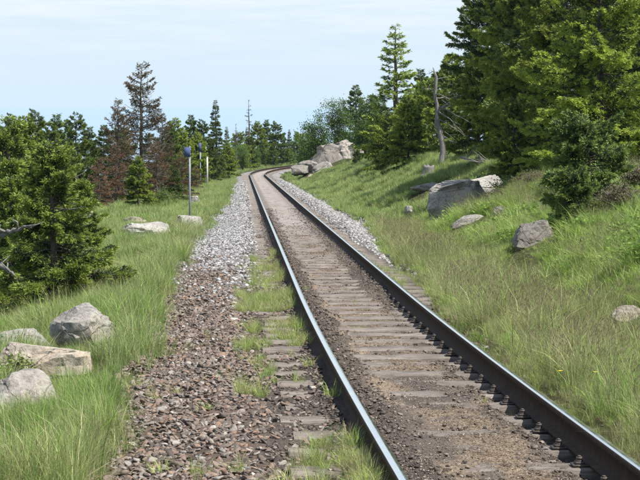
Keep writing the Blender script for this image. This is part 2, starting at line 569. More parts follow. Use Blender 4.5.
RAIL_H = 0.138
def bed_h(u, y):
    """height of the ballast surface relative to the rail head"""
    u = np.asarray(u, float); y = np.asarray(y, float)
    h = -RAIL_H - 0.022 + 0 * u
    inner = 1 - sstep(0.30, 0.46, np.abs(u))
    h = h + inner * (0.020 - 0.022 * sstep(12.0, 16, y) * (1 - sstep(34, 50, y)))
    h = h + 0.040 * sstep(0.20, 0.36, np.abs(u) + 0.10 * vnoise(u * 4, y * 2.2, 33)) * (1 - sstep(0.60, 0.75, np.abs(u))) * (1 - 0.6 * sstep(40, 60, y))
    h = h + 0.03 * (vnoise(u * 3.1, y * 1.7, 31)) + 0.014 * vnoise(u * 9, y * 8, 32)
    h = h + 0.03 * sstep(22, 34, y) * sstep(0.8, 1.1, np.abs(u))
    le, re = left_edge(y), right_edge(y)
    h = h - 0.09 * sstep(0, 0.75, (le + 0.75) - u) - 0.10 * sstep(0, 0.5, u - (re - 0.5))
    h = h - 0.12 * sstep(0, 0.14, (le + 0.12) - u) - 0.10 * sstep(0, 0.14, u - (re - 0.12))
    return h

def zone(u, y):
    """0 brown, 1 grey fresh ballast"""
    return sstep(21, 40, y + 9 * vnoise(u * 2.0, y * 0.6, 41) - 3.5 * sstep(1.0, 2.0, np.abs(u)))

def build_bed():
    ys = np.concatenate([np.arange(-6, 7, 0.5), np.arange(7, 45, 0.09), np.arange(45, 210, 0.35)])
    us = np.linspace(-2.25, 2.25, 76)
    P, Nn, T = frame(ys)
    U, Y = np.meshgrid(us, ys)
    Ucl = np.clip(U, left_edge(Y), right_edge(Y))
    H = bed_h(Ucl, Y)
    V = P[:, None, :] + Nn[:, None, :] * Ucl[:, :, None]
    V[:, :, 2] += H
    nx, ny = len(us), len(ys)
    i = np.arange(ny - 1)[:, None] * nx; j = np.arange(nx - 1)[None, :]
    Q = np.stack([i + j, i + j + 1, i + nx + j + 1, i + nx + j], -1).reshape(-1, 4)
    me = np_mesh('ballast_bed', V.reshape(-1, 3), Q, smooth=True)
    z = zone(Ucl, Y)[..., None]
    brown = np.array([0.165, 0.125, 0.102]); grey = np.array([0.27, 0.265, 0.265])
    straw = np.array([0.36, 0.285, 0.21]); pink = np.array([0.36, 0.325, 0.305]); dark = np.array([0.115, 0.096, 0.083])
    c_out = brown * (1 - z) + grey * z
    w = sstep(-0.28, 0.12, fbm(Ucl * 2.6, Y * 0.9, 51))[..., None]
    c_in_near = (dark * 1.25 * (1 - w) + straw * w)
    zi = sstep(26, 42, Y)[..., None]
    c_in = c_in_near * (1 - zi) + pink * zi
    au = np.abs(Ucl)[..., None]
    c_rail = dark * (1 - 0.5 * zi) + pink * 0.5 * zi
    k_in = 1 - sstep(0.20, 0.36, au + 0.16 * vnoise(Ucl * 4, Y * 1.6, 58)[..., None] * (1 - 0.7 * zi))
    k_rail = sstep(0.10, 0.20, au) * (1 - sstep(0.95, 1.15, au + 0.1 * vnoise(Ucl * 3, Y * 2, 57)[..., None]))
    Cc = c_out * (1 - k_rail) + c_rail * k_rail
    Cc = Cc * (1 - k_in) + c_in * k_in
    vcol(me, 'col', Cc.reshape(-1, 3))
    o = link('ballast_bed', me, None, M['bed'])
    tag(o, 'ballast bed of brown and grey gravel under the railway track', 'ballast', kind='structure')
build_bed()

# ------------------------------------------------------------------ the railway track
def build_track():
    root = empty('railway_track', (float(track_x(9)), 9.0, float(track_z(9))))
    tag(root, 'single narrow gauge railway track with worn rails on old wooden sleepers', 'railway track')
    base = Vector(root.location)
    # rail profile (x across, z up, 0 at rail head)
    hw, fw = 0.027, 0.0525
    prof = [(-hw + .006, 0.0), (-hw, -.007), (-hw + .002, -.030), (-.008, -.042), (-.0075, -.108), (-.020, -.120), (-fw, -.128), (-fw, -RAIL_H),
            (fw, -RAIL_H), (fw, -.128), (.020, -.120), (.0075, -.108), (.008, -.042), (hw - .002, -.030), (hw, -.007), (hw - .006, 0.0), (0.0, 0.0008)]
    pr = np.array(prof); n = len(pr)
    for side in (-1, 1):
        ys = np.concatenate([np.arange(-6, 150, 0.6), np.arange(150, 209, 0.5)])
        P, Nn, T = frame(ys)
        P = P - np.array(base)
        V = P[:, None, :] + Nn[:, None, :] * (side * 0.531 + pr[None, :, 0:1])
        V[:, :, 2] += pr[None, :, 1]
        m = len(ys)
        i = np.arange(m - 1)[:, None] * n; j = np.arange(n)[None, :]; k = (j + 1) % n
        Q = np.stack([i + j, i + k, i + n + k, i + n + j], -1)
        me = np_mesh('rail', V.reshape(-1, 3), Q.reshape(-1, 4))
        me.materials.append(M['rust']); me.materials.append(M['steel'])
        mi = np.zeros((m - 1, n), np.int32)
        mi[:, [15, 16]] = 1      # worn running surface
        me.polygons.foreach_set('material_index', mi.ravel())
        link('rail', me, root)
    # sleepers, three weathered shapes
    shapes = []
    for v in range(4):
        rs = np.random.default_rng(100 + v)
        nxs = 15
        xs = np.linspace(-0.93, 0.93, nxs)
        rows = []
        for xk in xs:
            w0 = 0.115 + rs.normal(0, 0.004); w1 = 0.115 + rs.normal(0, 0.004)
            z = rs.normal(0, 0.004)
            rows.append([(xk, -w0, -0.15), (xk, -w0, z - 0.016), (xk, -w0 + 0.016, z), (xk, 0.0, z - 0.003 + rs.normal(0, .002)), (xk, w1 - 0.016, z), (xk, w1, z - 0.016), (xk, w1, -0.15)])
        V = np.array(rows).reshape(-1, 3)
        k = 7
        Q = []
        for a in range(nxs - 1):
            for b in range(k):
                c = (b + 1) % k
                Q.append((a * k + b, a * k + c, (a + 1) * k + c, (a + 1) * k + b))
        T = []
        for a, rev in ((0, False), (nxs - 1, True)):
            for b in range(1, k - 1):
                t = (a * k, a * k + b, a * k + b + 1)
                T.append(t if not rev else t[::-1])
        shapes.append(np_mesh('sleeper', V, Q, T))
        shapes[-1].materials.append(M['wood'])
    # fastening: ribbed plate, clip and bolt with nut
    ac = Acc()
    V, Q = box(-0.028, 0.060, -0.055, 0.055, 0.0, 0.010); ac.add(V, Q)
    V, Q = box(-0.012, 0.048, -0.030, 0.030, 0.010, 0.025); V[V[:, 2] > .02, 0] *= 0.8; ac.add(V, Q)
    for z0, z1, r in ((0.026, 0.032, 0.021), (0.034, 0.050, 0.017), (0.050, 0.058, 0.010)):
        ac.add(*tube([(0.020, 0, z0), (0.020, 0, z1)], [r, r], 6))
    clip = ac.mesh('rail_clip'); clip.materials.append(M['iron'])
    y = 6.4; q = 0
    rs = random.Random(4)
    while y < 172:
        P, Nn, T = frame(y)
        so = bpy.data.objects.new('sleeper', shapes[rs.randrange(4)])
        COL.objects.link(so)
        so.parent = root
        ang = math.atan2(-T[0], T[1]) + rs.uniform(-0.012, 0.012)
        so.location = Vector((P[0] + rs.uniform(-.04, .04) * 1.0, P[1], P[2] - RAIL_H - 0.006)) - base
        so.rotation_euler = (0, 0, ang + (math.pi if rs.random() < .5 else 0))
        if y < 52:
            for side in (-1, 1):
                for inout in (-1, 1):
                    c = bpy.data.objects.new('rail_clip', clip)
                    COL.objects.link(c)
                    c.parent = so
                    flip = 1 if abs(so.rotation_euler.z - ang) < 0.1 else -1
                    dx = (P[0] - (so.location.x + base.x))
                    x = side * 0.531 + inout * 0.074 + dx
                    c.location = (x * flip, rs.uniform(-.008, .008), 0.004)
                    c.scale = (0.9, 0.9, 0.85)
                    c.rotation_euler = (0, 0, (0 if inout > 0 else math.pi) + (math.pi if flip < 0 else 0))
        y += 0.645 + rs.uniform(-.02, .02)
build_track()

# ------------------------------------------------------------------ scatter (gravel, grass): points + geometry nodes
def scatter(name, P, rot, scl, idx, sources, tint=None, kind='stuff', label=None, cat=None, parent=None):
    me = bpy.data.meshes.new(name)
    n = len(P)
    me.vertices.add(n)
    me.vertices.foreach_set('co', np.asarray(P, np.float32).ravel())
    a = me.attributes.new('rot', 'FLOAT_VECTOR', 'POINT'); a.data.foreach_set('vector', np.asarray(rot, np.float32).ravel())
    a = me.attributes.new('scl', 'FLOAT_VECTOR', 'POINT'); a.data.foreach_set('vector', np.asarray(scl, np.float32).ravel())
    a = me.attributes.new('idx', 'INT', 'POINT'); a.data.foreach_set('value', np.asarray(idx, np.int32))
    if tint is not None:
        a = me.attributes.new('tint', 'FLOAT', 'POINT'); a.data.foreach_set('value', np.asarray(tint, np.float32))
    col = bpy.data.collections.new(name + '_pieces')
    for k, s in enumerate(sources):
        so = bpy.data.objects.new('%s_piece_%02d' % (name, k), s)
        col.objects.link(so)
    ng = bpy.data.node_groups.new(name, 'GeometryNodeTree')
    ng.interface.new_socket('Geometry', in_out='INPUT', socket_type='NodeSocketGeometry')
    ng.interface.new_socket('Geometry', in_out='OUTPUT', socket_type='NodeSocketGeometry')
    N, L = ng.nodes, ng.links
    gi, go = N.new('NodeGroupInput'), N.new('NodeGroupOutput')
    ci = N.new('GeometryNodeCollectionInfo')
    ci.inputs['Collection'].default_value = col
    ci.inputs['Separate Children'].default_value = True
    ci.inputs['Reset Children'].default_value = True
    ip = N.new('GeometryNodeInstanceOnPoints')
    ip.inputs['Pick Instance'].default_value = True
    def na(nm, t):
        x = N.new('GeometryNodeInputNamedAttribute'); x.data_type = t
        x.inputs['Name'].default_value = nm
        return x.outputs['Attribute']
    e2r = N.new('FunctionNodeEulerToRotation')
    L.new(na('rot', 'FLOAT_VECTOR'), e2r.inputs[0])
    L.new(gi.outputs[0], ip.inputs['Points'])
    L.new(ci.outputs[0], ip.inputs['Instance'])
    L.new(na('idx', 'INT'), ip.inputs['Instance Index'])
    L.new(e2r.outputs[0], ip.inputs['Rotation'])
    L.new(na('scl', 'FLOAT_VECTOR'), ip.inputs['Scale'])
    L.new(ip.outputs[0], go.inputs[0])
    o = link(name, me, parent)
    md = o.modifiers.new('scatter', 'NODES')
    md.node_group = ng
    tag(o, label, cat, kind=kind)
    return o

def ico(sub):
    bm = bmesh.new()
    bmesh.ops.create_icosphere(bm, subdivisions=sub, radius=1.0)
    V = np.array([v.co[:] for v in bm.verts]); T = np.array([[v.index for v in f.verts] for f in bm.faces])
    bm.free()
    return V, T
ICO1, ICO2, ICO4, ICO5 = ico(1), ico(2), ico(4), ico(5)

def chip(seed, mat, sub=ICO2, sq=0.6):
    rs = np.random.default_rng(seed)
    V = sub[0].copy()
    for k in range(8):
        n = rs.normal(size=3); n /= np.linalg.norm(n)
        o = rs.uniform(0.25, 0.65)
        d = V @ n
        V -= np.clip(d - o, 0, None)[:, None] * n
    V *= np.array([1.0, rs.uniform(.65, .95), rs.uniform(sq * .7, sq)])
    V /= np.abs(V).max()
    me = np_mesh('stone', V * 0.55, None, sub[1])
    me.materials.append(mat)
    return me

def inview(x, y, pad=2.0):
    return np.abs(x) < (330.0 / F) * y + pad

def gravel():
    red = [chip(200 + i, M['stone_red']) for i in range(6)]
    gry = [chip(220 + i, M['stone_grey'], ICO1) for i in range(6)]
    drk = [chip(240 + i, M['stone_dark']) for i in range(4)]
    stw = []
    for i in range(3):
        rs = np.random.default_rng(260 + i)
        V, Q = box(-0.5, 0.5, -0.045, 0.045, -0.03, 0.03)
        V[:, 2] += 0.12 * np.abs(V[:, 0]) * rs.uniform(.2, 1); V[:, 1] += rs.uniform(-.1, .1) * V[:, 0]
        me = np_mesh('straw', V, Q); me.materials.append(M['straw']); stw.append(me)
    rs = np.random.default_rng(11)
    def place(n, y0, y1, u0, u1, pw=1.0):
        y = y0 + (y1 - y0) * rs.random(n) ** pw
        return u0 + (u1 - u0) * rs.random(n), y
    def finish(name, u, y, size, flat, sources, off, label, cat, noff=0):
        le, re = left_edge(y), right_edge(y)
        jit = 0.10 * rs.normal(size=len(u))
        ok = (u > le - 0.05 + np.minimum(jit, 0)) & (u < re + 0.05 + np.maximum(jit, 0))
        u, y, size = u[ok], y[ok], size[ok]
        P, Nn, T = frame(y)
        X = P[:, 0] + Nn[:, 0] * u; Yy = P[:, 1] + Nn[:, 1] * u
        Z = np.maximum(P[:, 2] + bed_h(np.clip(u, left_edge(y), right_edge(y)), y), ground(X, Yy)) + off * size
        k = inview(X, Yy)
        n = k.sum()
        rot = rs.uniform(-0.5, 0.5, (n, 3)) * flat; rot[:, 2] = rs.uniform(0, 6.28, n)
        s = size[k]
        sc3 = np.stack([s, s, s], 1)
        return np.stack([X, Yy, Z], 1)[k], rot, sc3
    # brown, near
    def brown_mask(u, y): return rs.random(len(u)) > zone(u, y)
    u, y = place(42000, 7.5, 38, -2.2, -0.62, 1.15)
    edge = rs.random(len(u)) < sstep(-0.75, -1.15, u) * 0.9 + 0.1 if False else rs.random(len(u)) < (0.22 + 0.78 * (1 - sstep(-1.25, -0.95, u)))
    k = brown_mask(u, y) & edge; u, y = u[k], y[k]
    size = 0.022 + 0.034 * rs.random(len(u)) ** 1.8
    big = rs.random(len(u)) < 0.03; size[big] *= 1.6
    A = finish('a', u, y, size, 1.3, red, 0.12, '', '')
    u, y = place(7000, 14, 36, 0.6, 1.5); k = brown_mask(u, y); u, y = u[k], y[k]
    size = 0.026 + 0.03 * rs.random(len(u))
    B = finish('a', u, y, size, 1.3, red, 0.1, '', '')
    P_, R_, S_ = [np.vstack(t) for t in zip(A, B)]
    scatter('brown_ballast_stones', P_, R_, S_, rs.integers(0, 6, len(P_)), red, label='loose reddish brown ballast stones beside the left rail', cat='gravel')
    # fresh grey
    u1, y1 = place(36000, 20, 62, -2.2, -0.85)
    u2, y2 = place(36000, 20, 62, 0.85, 2.3)
    u3, y3 = place(22000, 62, 125, -2.2, -0.85)
    u4, y4 = place(22000, 62, 125, 0.85, 2.3)
    u = np.concatenate([u1, u2, u3, u4]); y = np.concatenate([y1, y2, y3, y4])
    k = rs.random(len(u)) < zone(u, y); u, y = u[k], y[k]
    k = rs.random(len(u)) < 0.12 + 0.88 * sstep(0.9, 1.25, np.abs(u) + 0.1 * rs.normal(size=len(u))); u, y = u[k], y[k]
    size = (0.030 + 0.034 * rs.random(len(u))) * (1 + 0.35 * (y > 62))
    P_, R_, S_ = finish('a', u, y, size, 1.3, gry, 0.12, '', '')
    scatter('grey_ballast_stones', P_, R_, S_, rs.integers(0, 6, len(P_)), gry, label='pale grey fresh ballast stones on both track shoulders', cat='gravel')
    # dark bits beside the rails and over the sleepers
    n = 26000
    y = 7.5 + (60 - 7.5) * rs.random(n) ** 1.5
    side = rs.choice([-1, 1], n)
    u = side * 0.531 + rs.normal(0, 0.17, n)
    u2 = np.concatenate([rs.uniform(-1.1, -0.55, 4000), rs.uniform(0.6, 1.2, 3500)]); y2 = np.concatenate([7.5 + 34 * rs.random(4000) ** 1.2, rs.uniform(13, 34, 3500)])
    u3 = rs.uniform(-0.45, 0.45, 2600); y3 = 7.5 + 40 * rs.random(2600) ** 1.2
    u = np.concatenate([u, u2, u3]); y = np.concatenate([y, y2, y3])
    k = np.abs(np.abs(u) - 0.531) > 0.062; u, y = u[k], y[k]
    size = 0.010 + 0.030 * rs.random(len(u)) ** 2.2
    P_, R_, S_ = finish('a', u, y, size, 1.0, drk, 0.22, '', '')
    scatter('dark_track_gravel', P_, R_, S_, rs.integers(0, 4, len(P_)), drk, label='dark grit and small stones lying along the rails', cat='gravel')
    n = 60000
    y = 7.5 + 38 * rs.random(n) ** 1.5; u = rs.uniform(-0.47, 0.47, n)
    size = 0.004 + 0.010 * rs.random(n) ** 2.0
    P_, R_, S_ = finish('a', u, y, size, 1.5, drk, 0.15, '', '')
    grit = [chip(280 + i, M['grit'], ICO1) for i in range(4)]
    scatter('track_grit', P_, R_, S_, rs.integers(0, 4, len(P_)), grit, label='fine tan and grey grit between the rails', cat='gravel')
    # straw and dry litter between the rails
    n = 52000
    y = 7.5 + 33 * rs.random(n) ** 1.25; u = rs.normal(0.06, 0.14, n)
    k = (np.abs(u) < 0.46) & (fbm(u * 2.6, y * 0.9, 51) + 0.15 * rs.normal(size=n) > 0.0); u, y = u[k], y[k]
    size = 0.008 + 0.024 * rs.random(len(u)) ** 1.5
    P_, R_, S_ = finish('a', u, y, size, 0.5, stw, 0.0, '', '')
    P_[:, 2] += 0.003 + 0.010 * rs.random(len(P_))
    scatter('straw_litter', P_, R_, S_, rs.integers(0, 3, len(P_)), stw, label='dry straw litter scattered between the rails', cat='straw')
gravel()

# ------------------------------------------------------------------ grass
def tuft(seed, n, h, hv, spread, lean, width, cols, seg=3, heads=0.0, headcol=(0.2, 0.13, 0.1)):
    rs = np.random.default_rng(seed)
    ac = Acc()
    for b in range(n):
        r = spread * math.sqrt(rs.random()); th = rs.uniform(0, 6.283)
        bx, by = r * math.cos(th), r * math.sin(th)
        H = h * (1 + hv * rs.normal()); H = max(H, h * .35)
        az = th + rs.normal(0, 0.9)
        ln = lean * H * abs(rs.normal(0.6, 0.5))
        t = np.linspace(0, 1, seg + 1)
        cx = bx + math.cos(az) * ln * t ** 2; cy_ = by + math.sin(az) * ln * t ** 2
        cz = H * (t - 0.25 * min(1.2, ln / H) * t ** 3) - 0.02
        pa = az + math.pi / 2 + rs.normal(0, 0.6)
        w = width * rs.uniform(.7, 1.3) * (1 - t ** 1.6 * 0.92)
        ox, oy = np.cos(pa) * w / 2, np.sin(pa) * w / 2
        L_ = np.stack([cx - ox, cy_ - oy, cz], 1); R_ = np.stack([cx + ox, cy_ + oy, cz], 1)
        V = np.empty((2 * (seg + 1), 3)); V[0::2] = L_; V[1::2] = R_
        i = np.arange(seg) * 2
        Q = np.stack([i, i + 1, i + 3, i + 2], 1)
        c = np.array(cols[rs.integers(len(cols))]) * rs.uniform(.8, 1.2)
        ac.add(V, Q, None, c)
        if rs.random() < heads:
            p = np.array([cx[-1], cy_[-1], cz[-1]]); d = np.array([cx[-1] - cx[-2], cy_[-1] - cy_[-2], cz[-1] - cz[-2]]); d /= np.linalg.norm(d)
            s = np.cross(d, [0.3, 0.8, 0.1]); s /= np.linalg.norm(s); s2 = np.cross(d, s)
            hl = rs.uniform(.03, .055); hw_ = rs.uniform(.0016, .003)
            for q in (s, s2):
                ac.add(np.array([p - d * hl * .5, p + q * hw_, p + d * hl * .5, p - q * hw_]), [(0, 1, 2, 3)], None, np.array(headcol) * rs.uniform(.7, 1.4))
    me = ac.mesh('tuft'); me.materials.append(M['grass'])
    return me

def herb(seed, n, h, size, cols):
    """low leafy plant: many small oval leaves on short stems"""
    rs = np.random.default_rng(seed)
    ac = Acc()
    for b in range(n):
        r = h * 1.1 * math.sqrt(rs.random()); th = rs.uniform(0, 6.28)
        p = np.array([r * math.cos(th), r * math.sin(th), h * rs.uniform(.25, 1.0) * (1 - 0.4 * r / h)])
        d = np.array([rs.normal(), rs.normal(), rs.normal(0.2, .4)]); d /= np.linalg.norm(d)
        s = np.cross(d, [rs.normal() * .4, rs.normal() * .4, 1]); s /= np.linalg.norm(s)
        l = size * rs.uniform(.6, 1.3)
        V = np.array([p, p + d * l * .5 + s * l * .32, p + d * l, p + d * l * .5 - s * l * .32])
        ac.add(V, [(0, 1, 2, 3)], None, np.array(cols[rs.integers(len(cols))]) * rs.uniform(.75, 1.25))
    me = ac.mesh('herb'); me.materials.append(M['grass'])
    return me

G1 = [(0.165, 0.285, 0.05), (0.21, 0.335, 0.07), (0.135, 0.25, 0.042), (0.27, 0.365, 0.115), (0.36, 0.35, 0.19)]
G2 = [(0.22, 0.315, 0.09), (0.28, 0.345, 0.13), (0.175, 0.29, 0.065), (0.39, 0.39, 0.22)]
G3 = [(0.19, 0.315, 0.045), (0.23, 0.37, 0.06), (0.28, 0.40, 0.085)]
G4 = [(0.21, 0.26, 0.09), (0.27, 0.27, 0.13), (0.17, 0.24, 0.07), (0.33, 0.30, 0.18)]
HB = [(0.12, 0.22, 0.035), (0.17, 0.29, 0.05), (0.22, 0.34, 0.065), (0.085, 0.16, 0.028)]

GS = 0.56
ROCKS = []
def build_grass():
    rs = np.random.default_rng(21)
    src = [tuft(300 + i, 34, 0.30, 0.25, 0.07, 0.6, 0.0048, G1) for i in range(3)]              # 0-2 green
    src += [tuft(310 + i, 30, 0.36, 0.25, 0.08, 0.5, 0.0040, G2, heads=0.15) for i in range(3)]  # 3-5 pale with heads
    src += [tuft(320 + i, 40, 0.15, 0.3, 0.07, 0.9, 0.0050, G3) for i in range(3)]              # 6-8 short bright
    src += [tuft(330 + i, 26, 0.38, 0.22, 0.09, 0.35, 0.0030, G4, heads=0.75, headcol=(0.22, 0.15, 0.12)) for i in range(3)]  # 9-11 purplish dry heads
    src += [herb(340 + i, 46, 0.11, 0.035, HB) for i in range(3)]                               # 12-14 bilberry
    src += [tuft(350 + i, 46, 0.26, 0.25, 0.10, 0.6, 0.0095, G1) for i in range(2)]             # 15-16 far green
    src += [tuft(360 + i, 46, 0.28, 0.25, 0.10, 0.6, 0.0085, G2) for i in range(2)]             # 17-18 far pale
    src += [tuft(370 + i, 16, 0.30, 0.35, 0.09, 0.9, 0.0085, G1 + G3) for i in range(3)]        # 19-21 broad blades
    src += [tuft(380 + i, 22, 0.10, 0.4, 0.10, 1.6, 0.0045, [(0.38, 0.32, 0.2), (0.30, 0.24, 0.15), (0.22, 0.17, 0.11)]) for i in range(2)]  # 22-23 dead thatch
    PP, RR, SS, II, TT = [], [], [], [], []
    def put(x, y, kinds, smin, smax, tint, sx=1.0):
        n = len(x)
        if n == 0: return
        free = np.ones(n, bool); lowf = np.ones(n)
        for (rx, ry, rr_, fr) in ROCKS:
            dx = x - rx; dy = y - ry
            free &= (dx / (rr_ * 0.85)) ** 2 + (dy / (rr_ * 0.8)) ** 2 > 1
            corr = (np.abs(dx - dy * rx / ry) < rr_ * 1.15) & (dy < 0) & (dy > -fr)
            lowf = np.where(corr, 0.25, lowf)
        x, y, tint, lowf = x[free], y[free], tint[free], lowf[free]
        n = len(x)
        if n == 0: return
        uu = x - track_x(y)
        lowf = lowf * np.where((uu > 0) & (uu < 0.85), 0.55, 1.0)      # trimmed short by passing trains
        z = ground(x, y)
        PP.append(np.stack([x, y, z], 1))
        r = np.zeros((n, 3)); r[:, :2] = rs.normal(0, 0.10, (n, 2)); r[:, 2] = rs.uniform(0, 6.28, n)
        RR.append(r)
        s = rs.uniform(smin, smax, n) * lowf * GS * np.clip(1.0 + 1.5 * fbm(x * 2.3, y * 1.5, 131) , 0.55, 1.5)
        SS.append(np.stack([s * sx, s * sx, s], 1))
        II.append(rs.choice(kinds, n)); TT.append(np.clip(tint, 0, 1))
    def cand(dens, y0, y1, dmax=None):
        area = 0
        w = 330.0 / F
        n = int(dens * (w * (y1 ** 2 - y0 ** 2) + 2 * 2.0 * (y1 - y0)))
        y = np.sqrt(rs.random(n) * (y1 ** 2 - y0 ** 2) + y0 ** 2)
        x = rs.uniform(-1, 1, n) * (w * y + 2.0)
        return x, y
    for (y0, y1, dens) in ((7.5, 14, 310), (14, 26, 230), (26, 45, 140), (45, 80, 50), (80, 130, 20), (130, 200, 8)):
        x, y = cand(dens, y0, y1)
        u = x - track_x(y)
        n = len(x)
        g = fbm(x * 0.8, y * 0.5, 61); g2 = fbm(x * 1.9, y * 1.2, 71); pn = rs.random(n)
        dry = np.clip(0.10 + 0.7 * g2 + 0.12 * rs.normal(size=n), 0, 1)
        big = 1.0 if y1 <= 26 else 1.12
        wide = 1.0 if y1 <= 14 else (1.15 if y1 <= 26 else 1.4)
        le, re = left_edge(y), right_edge(y)
        ed = 0.10 * rs.normal(size=n)
        left = u < le - 0.02 + 1.8 * ed
        right = u > re - 0.02 + (np.abs(ed) * 1.2 + 0.25 * np.clip(vnoise(y * 0.8, 2.2, 77), 0, 1)) * (0.25 + 0.75 * sstep(16, 24, y))
        # left verge
        near = y < 45
        k = left & near
        kk = k & (g + 0.25 * rs.normal(size=n) < 0.12); put(x[kk], y[kk], [0, 1, 2], 0.75 * big, 1.2 * big, dry[kk] * 0.6, wide)
        kk = k & ~(g + 0.25 * rs.normal(size=n) < 0.12); put(x[kk], y[kk], [3, 4, 5], 0.7 * big, 1.15 * big, dry[kk] * 0.7, wide)
        kk = k & (pn < 0.03); put(x[kk], y[kk], [9, 10, 11], 0.8, 1.2, dry[kk] * 0.6)
        kk = k & (u < -2.6) & (pn > 0.93) & (g2 > 0.1); put(x[kk], y[kk], [12, 13, 14], 0.8, 1.5, dry[kk] * 0.1)
        kk = (left | right) & near & (rs.random(n) < 0.12); put(x[kk], y[kk], [19, 20, 21], 0.7, 1.35, dry[kk] * 0.3, 1.0)
        kk = (left | right) & near & (rs.random(n) < 0.22); put(x[kk], y[kk], [22, 23], 0.9, 1.6, dry[kk] * 0.0, 1.2)
        k = left & ~near
        kk = k & (pn < 0.6); put(x[kk], y[kk], [15, 16], 0.7, 1.15, dry[kk] * 0.4, 1.25)
        kk = k & (pn >= 0.6); put(x[kk], y[kk], [17, 18], 0.7, 1.1, dry[kk] * 0.6, 1.25)
        # right: dry tall strip beside the rail, then green bank with bilberry
        strip = right & near & (u < 2.35 + 0.7 * g + 0.9 * (1 - sstep(12, 24, y)))
        kk = strip & (pn < 0.30); put(x[kk], y[kk], [9, 10, 11], 0.6 * big, 1.05 * big, 0.12 + dry[kk] * 0.5, wide)
        kk = strip & (pn >= 0.30) & (pn < 0.75); put(x[kk], y[kk], [3, 4, 5], 0.5 * big, 0.95 * big, 0.1 + dry[kk] * 0.6, wide)
        kk = strip & (pn >= 0.75); put(x[kk], y[kk], [6, 7, 8], 0.8 * big, 1.3 * big, dry[kk] * 0.3, wide)
        bank = right & near & ~strip
        kk = bank & (pn < 0.42); put(x[kk], y[kk], [6, 7, 8], 0.9 * big, 1.6 * big, dry[kk] * 0.35, wide)
        kk = bank & (pn >= 0.42) & (pn < 0.72); put(x[kk], y[kk], [0, 1, 2], 0.5 * big, 0.9 * big, dry[kk] * 0.5, wide)
        kk = bank & (pn >= 0.72) & (pn < 0.84); put(x[kk], y[kk], [3, 4, 5], 0.5 * big, 0.9 * big, dry[kk] * 0.6, wide)
        kk = bank & (pn >= 0.60) & (g > -0.06); put(x[kk], y[kk], [12, 13, 14], 1.2, 2.6, dry[kk] * 0.15)
        kk = bank & (pn >= 0.70) & (g2 < -0.12); put(x[kk], y[kk], [9, 10, 11], 0.8, 1.2, 0.25 + dry[kk] * 0.5)
        k = right & ~near
        kk = k & (pn < 0.7); put(x[kk], y[kk], [15, 16], 0.6, 1.05, dry[kk] * 0.35, 1.25)
        kk = k & (pn >= 0.7); put(x[kk], y[kk], [17, 18], 0.6, 1.0, dry[kk] * 0.5, 1.25)
    P_ = np.vstack(PP)
    scatter('grass', P_, np.vstack(RR), np.vstack(SS), np.concatenate(II), src, np.concatenate(TT), label='tall green and straw coloured mountain grass on both verges', cat='grass')
    # tufts growing through the ballast left of the rail, and a few between the rails
    n = 5200
    y = 7.6 + 26 * rs.random(n) ** 1.2
    u = -0.56 - 0.62 * rs.random(n) ** 1.25
    keep = (fbm(u * 2.4, y * 1.1, 81) + 0.12 * rs.normal(size=n) > 0.08 + 0.25 * sstep(22, 33, y) + 0.25 * sstep(-0.95, -1.2, -np.abs(u)) ) & (u < -0.60)
    u, y = u[keep], y[keep]
    u2 = rs.uniform(-1.9, -1.0, 260); y2 = rs.uniform(7.6, 22, 260)
    k2 = fbm(u2 * 1.5, y2 * 0.9, 91) > 0.28
    u3 = rs.uniform(-0.4, 0.45, 130); y3 = rs.uniform(7.6, 26, 130); k3 = fbm(u3 * 2, y3 * 0.8, 95) > 0.25
    u4 = rs.uniform(0.61, 1.15, 1500); y4 = rs.uniform(13, 30, 1500); k4 = fbm(u4 * 2, y4 * 0.9, 97) > -0.12 + 0.3 * sstep(24, 30, y4)
    u = np.concatenate([u, u2[k2], u3[k3], u4[k4]]); y = np.concatenate([y, y2[k2], y3[k3], y4[k4]])
    P, Nn, T = frame(y)
    X = P[:, 0] + Nn[:, 0] * u; Yy = P[:, 1] + Nn[:, 1] * u
    Z = P[:, 2] + bed_h(u, y)
    n = len(u)
    r = np.zeros((n, 3)); r[:, :2] = rs.normal(0, .12, (n, 2)); r[:, 2] = rs.uniform(0, 6.28, n)
    s = rs.uniform(0.25, 0.75, n); s[np.abs(u) < .5] *= .5
    inner = np.abs(u) < 0.5
    idx = np.where(rs.random(n) < 0.4, rs.integers(6, 9, n), np.where(rs.random(n) < .6, rs.integers(0, 3, n), rs.integers(9, 12, n)))
    s = np.where(idx < 3, s * .6, np.where(idx > 8, s * .5, s))
    src2 = src[:12]
    scatter('ballast_grass', np.stack([X, Yy, Z], 1), r, np.stack([s, s, s], 1), idx, src2, np.clip(rs.normal(.25, .2, n), 0, 1), label='short grass tufts growing through the ballast beside the left rail', cat='grass')

